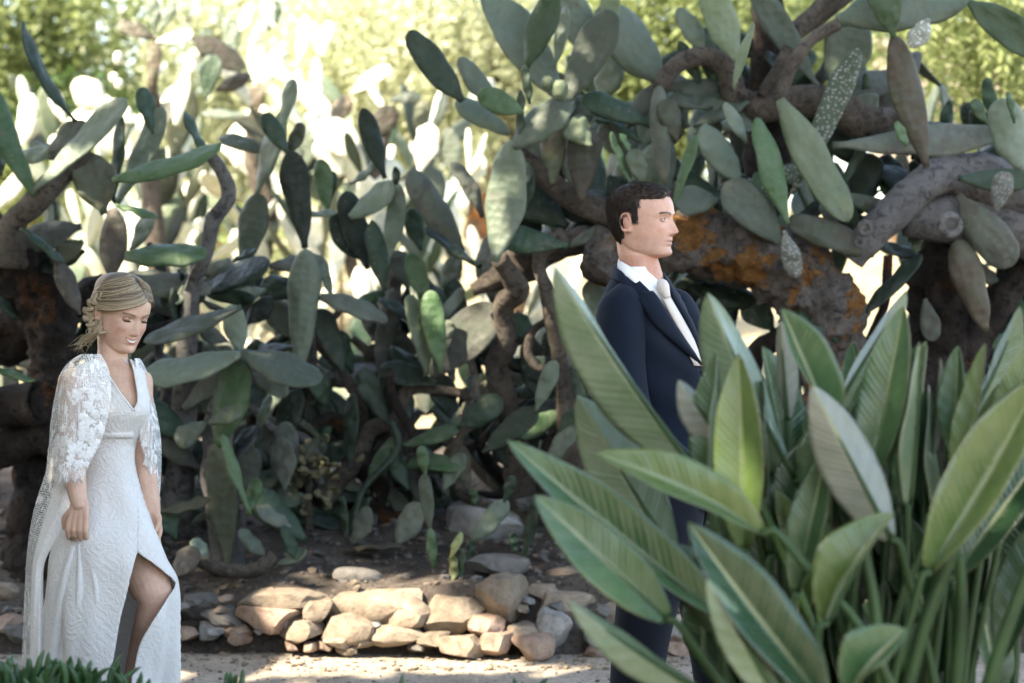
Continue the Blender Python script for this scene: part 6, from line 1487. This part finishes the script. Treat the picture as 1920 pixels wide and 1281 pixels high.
def strand_put(name, parts, mat, par):
    v, f = join_geo(parts); uv = []
    for i_, (a_, b_) in enumerate(parts): uv += [((i_ * 0.6180339) % 1.0, j_ / len(a_) * 0.5) for j_ in range(len(a_))]
    o = mk(name, v, f, M[mat], par, True, uv); o.matrix_basis = Matrix.Identity(4); return o
for m_, parts in lock.items(): strand_put('swept_locks', parts, m_, bh)
bp = cr([tuple(Q(*q)) for q in ((196, 556, -0.055), (182, 562, -0.05), (170, 574, -0.035), (167, 590, -0.025), (172, 604, -0.03), (183, 613, -0.045), (192, 622, -0.05))], 15)
parts = []
for i in range(15):
    p = Vector(bp[i]); q = Vector(bp[i + 1]); d = (q - p).normalized(); sd_ = d.cross(Vector((0, 1, 0))).normalized() * (1 if i % 2 else -1)
    w = 0.0085 + 0.0045 * math.sin(math.pi * i / 15)
    for j in range(4):
        o_ = Vector((rb.gauss(0, 0.0015), rb.gauss(0, 0.0015) - 0.002 * j, rb.gauss(0, 0.0015)))
        parts.append(tube_geo([p + sd_ * w * 0.95 - d * 0.006 + o_, p + sd_ * w * 0.9 + d * 0.004 + Vector((0, -0.006, 0)) + o_, p - sd_ * w * 0.3 + d * 0.014 + Vector((0, -0.005, 0)) + o_, p - sd_ * w * 1.0 + d * 0.021 + o_], [w * 0.3, w * 0.55, w * 0.5, w * 0.25], 6, 10))
strand_put('braid', parts, 'hair_blonde', bh)
parts = []
for k in range(34):
    a = rb.random(); base = [(192 - 8 * a, 590 + 22 * a, -0.05), (187 - 8 * a + rb.gauss(0, 2), 606 + 18 * a, -0.07), (180 - 16 * a + rb.gauss(0, 4), 628 + 8 * a + rb.gauss(0, 3), -0.06), (166 - 18 * a + rb.gauss(0, 6), 640 + rb.gauss(0, 6), -0.05), (150 + rb.gauss(0, 12), 654 + rb.gauss(0, 7), -0.05)]
    parts.append(tube_geo([Q(*q) for q in base], [0.0011, 0.0011, 0.0009, 0.0007, 0.0003], 4, 16))
for k in range(16):
    parts.append(tube_geo([Q(*q) for q in ((178 + rb.gauss(0, 6), 600 + rb.gauss(0, 8), -0.04), (170 + rb.gauss(0, 4), 618, -0.05), (166 + rb.gauss(0, 7), 634, -0.05), (160 + rb.gauss(0, 8), 646 + rb.gauss(0, 6), -0.05))], [0.0013, 0.0012, 0.0009, 0.0003], 4, 12))
for k in range(16):   # face-framing piece across the temple
    o_ = rb.gauss(0, 1.8)
    parts.append(tube_geo([BX @ hsurf(0.2, 0.74 + o_ * 0.012, 0.008), BX @ hsurf(-0.3, 0.58 + o_ * 0.012, 0.009), BX @ hsurf(-0.75, 0.38 + o_ * 0.012, 0.009), BX @ hsurf(-1.2, 0.27 + o_ * 0.012, 0.01), BX @ hsurf(-1.65, 0.22, 0.014)], [0.0014, 0.0024, 0.0026, 0.0022, 0.0012], 5, 16))
strand_put('loose_wisps', parts, 'hair_blonde', bh)
parts = []
for k in range(46):    # bun mass behind the braid
    c = Q(178 + rb.gauss(0, 5), 592 + rb.gauss(0, 10), 0.0 + rb.gauss(0, 0.015)); a = rb.uniform(0, 6.28)
    u = Vector((math.cos(a), rb.gauss(0, 0.3), math.sin(a))) * 0.014
    parts.append(tube_geo([c - u, c + Vector((0, -0.012, 0.004)), c + u], [0.002, 0.004, 0.002], 6, 8))
strand_put('bun', parts, 'hair_root', bh)

# gown
def lace_mat(name, solidc=(0.9, 0.875, 0.84), net=0.0, edge_u=False):
    """white lace: raised flower relief; net=1 lets skin show between the threads"""
    m, t, b = new_mat(name, 0.75, 0.2)
    v = coords(t)
    dn = t.nodes.new('ShaderNodeTexNoise'); dn.inputs['Scale'].default_value = 16; t.links.new(v, dn.inputs['Vector'])
    ad = nd(t, 'ShaderNodeVectorMath', operation='MULTIPLY_ADD'); t.links.new(dn.outputs['Color'], ad.inputs[0]); ad.inputs[1].default_value = (0.11, 0.11, 0.11); t.links.new(v, ad.inputs[2])
    vo = nd(t, 'ShaderNodeTexVoronoi', Scale=22.0, Randomness=0.9); t.links.new(ad.outputs[0], vo.inputs['Vector'])
    rings = math_n(t, 'SINE', math_n(t, 'MULTIPLY', vo.outputs[0], 19.0))
    rel = math_n(t, 'MULTIPLY_ADD', rings, 0.5); rel.node.inputs[2].default_value = 0.5
    pet = nd(t, 'ShaderNodeTexVoronoi', Scale=60.0, Randomness=1.0); t.links.new(ad.outputs[0], pet.inputs['Vector'])
    rel2 = math_n(t, 'ADD', math_n(t, 'MULTIPLY', rel, 0.7), math_n(t, 'MULTIPLY', pet.outputs[0], 0.6))
    col = mixc(t, math_n(t, 'MULTIPLY', rel2, 0.8), tuple(x * 0.92 for x in solidc), solidc)
    t.links.new(col, b.inputs['Base Color'])
    t.links.new(bump(t, rel2, 0.36, 0.004), b.inputs['Normal'])
    tr = t.nodes.new('ShaderNodeBsdfTranslucent'); tr.inputs['Color'].default_value = (0.82, 0.8, 0.78, 1)
    mx = t.nodes.new('ShaderNodeMixShader'); mx.inputs[0].default_value = 0.14
    t.links.new(b.outputs[0], mx.inputs[1]); t.links.new(tr.outputs[0], mx.inputs[2])
    if not net: t.links.new(mx.outputs[0], t.nodes['Material Output'].inputs['Surface'])
    if net:
        cell = nd(t, 'ShaderNodeTexVoronoi', Scale=net, Randomness=0.5, feature='DISTANCE_TO_EDGE'); t.links.new(v, cell.inputs['Vector'])
        thread = ramp(t, cell.outputs[0], [(0.10, 1.0), (0.16, 0.0)])
        fl = nd(t, 'ShaderNodeTexVoronoi', Scale=26.0, Randomness=0.9); t.links.new(ad.outputs[0], fl.inputs['Vector'])
        patch = ramp(t, tex_noise(t, v, 9.0, 2), [(0.40, 0.0), (0.5, 1.0)])
        flower = math_n(t, 'MULTIPLY', ramp(t, fl.outputs[0], [(0.34, 1.0), (0.42, 0.0)]), patch)
        alpha = math_n(t, 'MAXIMUM', thread, flower)
        if edge_u:
            sx = t.nodes.new('ShaderNodeSeparateXYZ'); t.links.new(coords(t, 'UV'), sx.inputs[0])
            den = ramp(t, sx.outputs[0], [(0.3, 0.0), (0.38, 1.0)])
            alpha = math_n(t, 'MAXIMUM', alpha, den)
        t.links.new(alpha, b.inputs['Alpha'])
    return m
M['gown'] = lace_mat('gown_lace')
M['net'] = lace_mat('sleeve_net_lace', net=215.0)
M['train'] = lace_mat('train_lace', net=150.0, edge_u=True)
gapB = table([(660, 168, 240), (672, 172, 242), (684, 184, 246), (700, 199, 250), (720, 213, 253), (740, 226, 256), (756, 238, 256), (766, 246, 251), (770, 249, 249)])
gapS = table([(1034, 258, 258), (1042, 255, 266), (1056, 250, 287), (1072, 246, 306), (1086, 242, 321), (1098, 240, 326), (1112, 237, 321), (1130, 233, 308), (1150, 228, 293), (1180, 222, 276), (1210, 217, 262), (1250, 210, 252), (1290, 205, 244), (1462, 190, 236)])
def gB(py):
    if py < 770: return gapB(py)
    if py < 1034: x = lerp(249, 258, (py - 770) / 264); return (x, x)
    return gapS(py)
def dw(py, ph, t):
    k = smooth(980, 1300, py)
    return 0.004 + k * (0.014 * math.sin(ph * 7 + 0.6) + 0.009 * math.sin(ph * 13 + py * 0.004)) * smooth(0.0, 0.08, t) * smooth(1.0, 0.92, t) \
        + 0.004 * math.sin(ph * 5 + py * 0.03) * smooth(860, 1000, py) + 0.006 * math.exp(-((py - 816) / 5.0) ** 2) * 0.4 + 0.0015 * math.sin(ph * 60 + py * 0.35)
V, Fc, UV = bt.open(674, 1464, 240, 150, gB, 0.0, dw)
gown = put(br, 'gown', V, Fc, M['gown'], UV); solid(gown, 0.003, 0)
# gathered fabric pulled up by the hand: raised folds running down-left from the fist
for (a, b, c_, w) in (((140, 1024), (118, 1110), (96, 1260), 0.014), ((150, 1020), (150, 1110), (140, 1270), 0.012), ((158, 1010), (180, 1100), (186, 1260), 0.009)):
    pts = [bt.front(*a, 0.004), bt.front(*b, 0.002), bt.front(*c_, -0.002)]
    V, Fc = tube_geo(pts, [w * 0.5, w, w * 1.3], 10, 16, 0.1, 12)
    f_ = put(br, 'fold', V, Fc, M['gown'])
# waist seam band
rows = [[bt.front(lerp(150, 246, q / 20), py, 0.008) for q in range(21)] for py in (812, 817, 822)]
solid(strip(rows, 'waistband', M['gown'], gown), 0.003).matrix_basis = Matrix.Identity(4)
# right cape sleeve and its long train
def cape(rowsdef, name, mat, n=60, m=40, bul=0.06, scal=0.0, fr=0.0, seedc=0, sk=1.0):
    f = table(rowsdef); y0, y1 = rowsdef[0][0], rowsdef[-1][0]; rows = []
    for j in range(n + 1):
        py = y0 + (y1 - y0) * j / n; l, r_, dl, dr_ = f(py); row = []
        for i in range(m + 1):
            t = i / m
            sc_ = scal * abs(math.sin(t * 14)) * (j / n) ** 6
            d = lerp(dl, dr_, t) - bul * math.sin(math.pi * t ** sk) + 0.006 * math.sin(t * 16 + py * 0.02 + seedc) * (j / n)
            row.append(Q(lerp(l, r_, t), py + sc_ * 610, d))
        rows.append(row)
    o = strip(rows, name, mat, br); return o, rows
o, rows = cape([(664, 152, 188, 0.0, -0.07), (672, 138, 194, 0.0, -0.085), (684, 124, 200, 0.02, -0.1), (702, 113, 206, 0.03, -0.12), (740, 103, 208, 0.04, -0.135), (790, 95, 200, 0.05, -0.15), (830, 92, 188, 0.05, -0.16), (868, 89, 166, 0.05, -0.19), (890, 86, 156, 0.05, -0.2)], 'sleeve', M['net'], bul=0.2, scal=0.02, sk=0.42)
def fringe(pts, name, par, L=0.014, n=3, seed=0):
    r = random.Random(seed); parts = []
    for a, b in zip(pts[:-1], pts[1:]):
        for k in range(n):
            p = a.lerp(b, (k + r.random()) / n); d = Vector((r.gauss(0, 0.35), r.gauss(0, 0.2), -1)).normalized()
            parts.append(tube_geo([p, p + d * L * r.uniform(0.5, 1.2)], [0.0008, 0.0003], 3, 2, cap=False))
    v, f = join_geo(parts); q = mk(name, v, f, M['gown'], par); q.matrix_basis = Matrix.Identity(4); q['kind'] = 'stuff'
fringe(rows[-1], 'fringe', o, seed=1)
# solid appliqué flowers on the sleeve: five-petal blossoms standing proud of the net
rf = random.Random(4)
def blossom(c, nrm, s, par):
    x = nrm.orthogonal().normalized(); y = nrm.cross(x); V = [c + nrm * 0.004]; Fc = []
    a0 = rf.uniform(0, 6)
    for k in range(40):
        a = 2 * math.pi * k / 40; rad = s * (0.55 + 0.45 * abs(math.cos(2.5 * a + a0)))
        V.append(c + (x * math.cos(a) + y * math.sin(a)) * rad + nrm * 0.0015)
    for k in range(40): Fc.append((0, 1 + k, 1 + (k + 1) % 40))
    q = mk('flower', V, Fc, M['gown'], par); q.matrix_basis = Matrix.Identity(4)
def flowers(rows, par, cells, seed, smin=0.011, smax=0.019):
    r = random.Random(seed); n, m = len(rows) - 1, len(rows[0]) - 1
    for (t, s) in cells:
        j = int(min(n - 1, max(1, t * n + r.gauss(0, 1)))); i = int(min(m - 1, max(1, s * m + r.gauss(0, 1))))
        c = rows[j][i]; nr = (rows[j + 1][i] - rows[j - 1][i]).cross(rows[j][i + 1] - rows[j][i - 1]).normalized()
        if nr.y > 0: nr = -nr
        blossom(c + nr * 0.002, nr, r.uniform(smin, smax), par)
cells = [(0.35 + 0.55 * a, 0.5 + 0.45 * b) for a, b in [(rf.random(), rf.random()) for _ in range(26)]] + [(0.9, k / 9 + 0.02) for k in range(9)] + [(0.8, k / 7 + 0.05) for k in range(7)] + [(0.7 + 0.1 * rf.random(), 0.1 + 0.4 * rf.random()) for _ in range(8)] + [(0.3, 0.5), (0.32, 0.62), (0.4, 0.42), (0.45, 0.7), (0.55, 0.55), (0.62, 0.3)]
flowers(rows, o, cells, 2)
o, rows = cape([(850, 91, 150, 0.06, 0.0), (890, 84, 150, 0.05, -0.04), (936, 69, 140, 0.04, -0.09), (990, 57, 116, 0.02, -0.1), (1036, 51, 92, 0.0, -0.09), (1060, 49, 83, 0.0, -0.08), (1100, 47, 81, 0.0, -0.08), (1200, 43, 83, 0.0, -0.1), (1300, 39, 86, 0.0, -0.12), (1420, 30, 90, 0.0, -0.14)], 'train', M['train'], bul=0.05, n=70)
fringe([r_[0] for r_ in rows], 'fringe', o, 0.01, 2, 3)
o, rows = cape([(672, 252, 262, -0.04, 0.1), (684, 254, 270, -0.05, 0.12), (702, 257, 277, -0.055, 0.13), (740, 262, 286, -0.06, 0.14), (780, 265, 295, -0.06, 0.14), (815, 263, 301, -0.05, 0.14), (850, 270, 303, -0.03, 0.14), (890, 279, 302, 0.0, 0.14), (925, 286, 299, 0.02, 0.13)], 'sleeve', M['net'], bul=0.05, scal=0.016, seedc=2)
fringe(rows[-1], 'fringe', o, seed=5); fringe([r_[0] for r_ in rows[30:]], 'fringe', o, 0.012, 2, 6)
flowers(rows, o, [(0.3 + 0.7 * rf.random(), 0.05 + 0.8 * rf.random()) for _ in range(34)], 7, 0.009, 0.015)
# neckline edging
for tbl, nm in (([(168, 660), (178, 676), (199, 700), (213, 720), (226, 740), (238, 756), (248, 770)], 'neckline'), ([(241, 672), (247, 688), (252, 712), (256, 738), (256, 754), (249, 770)], 'neckline')):
    pts = [bt.front(x_, max(675, y_), 0.006) for x_, y_ in tbl]
    put(br, nm, *tube_geo(pts, [0.0035] * len(pts), 6, 30), M['gown'])
# ring
V, Fc = tube_geo([Q(136 + 4.5 * math.cos(a), 1010 + 2.5 * math.sin(a), -0.232 + 0.004 * math.sin(a)) for a in [i * math.pi / 6 for i in range(13)]], [0.0013] * 13, 6, 24); put(br, 'ring', V, Fc, M['button'])
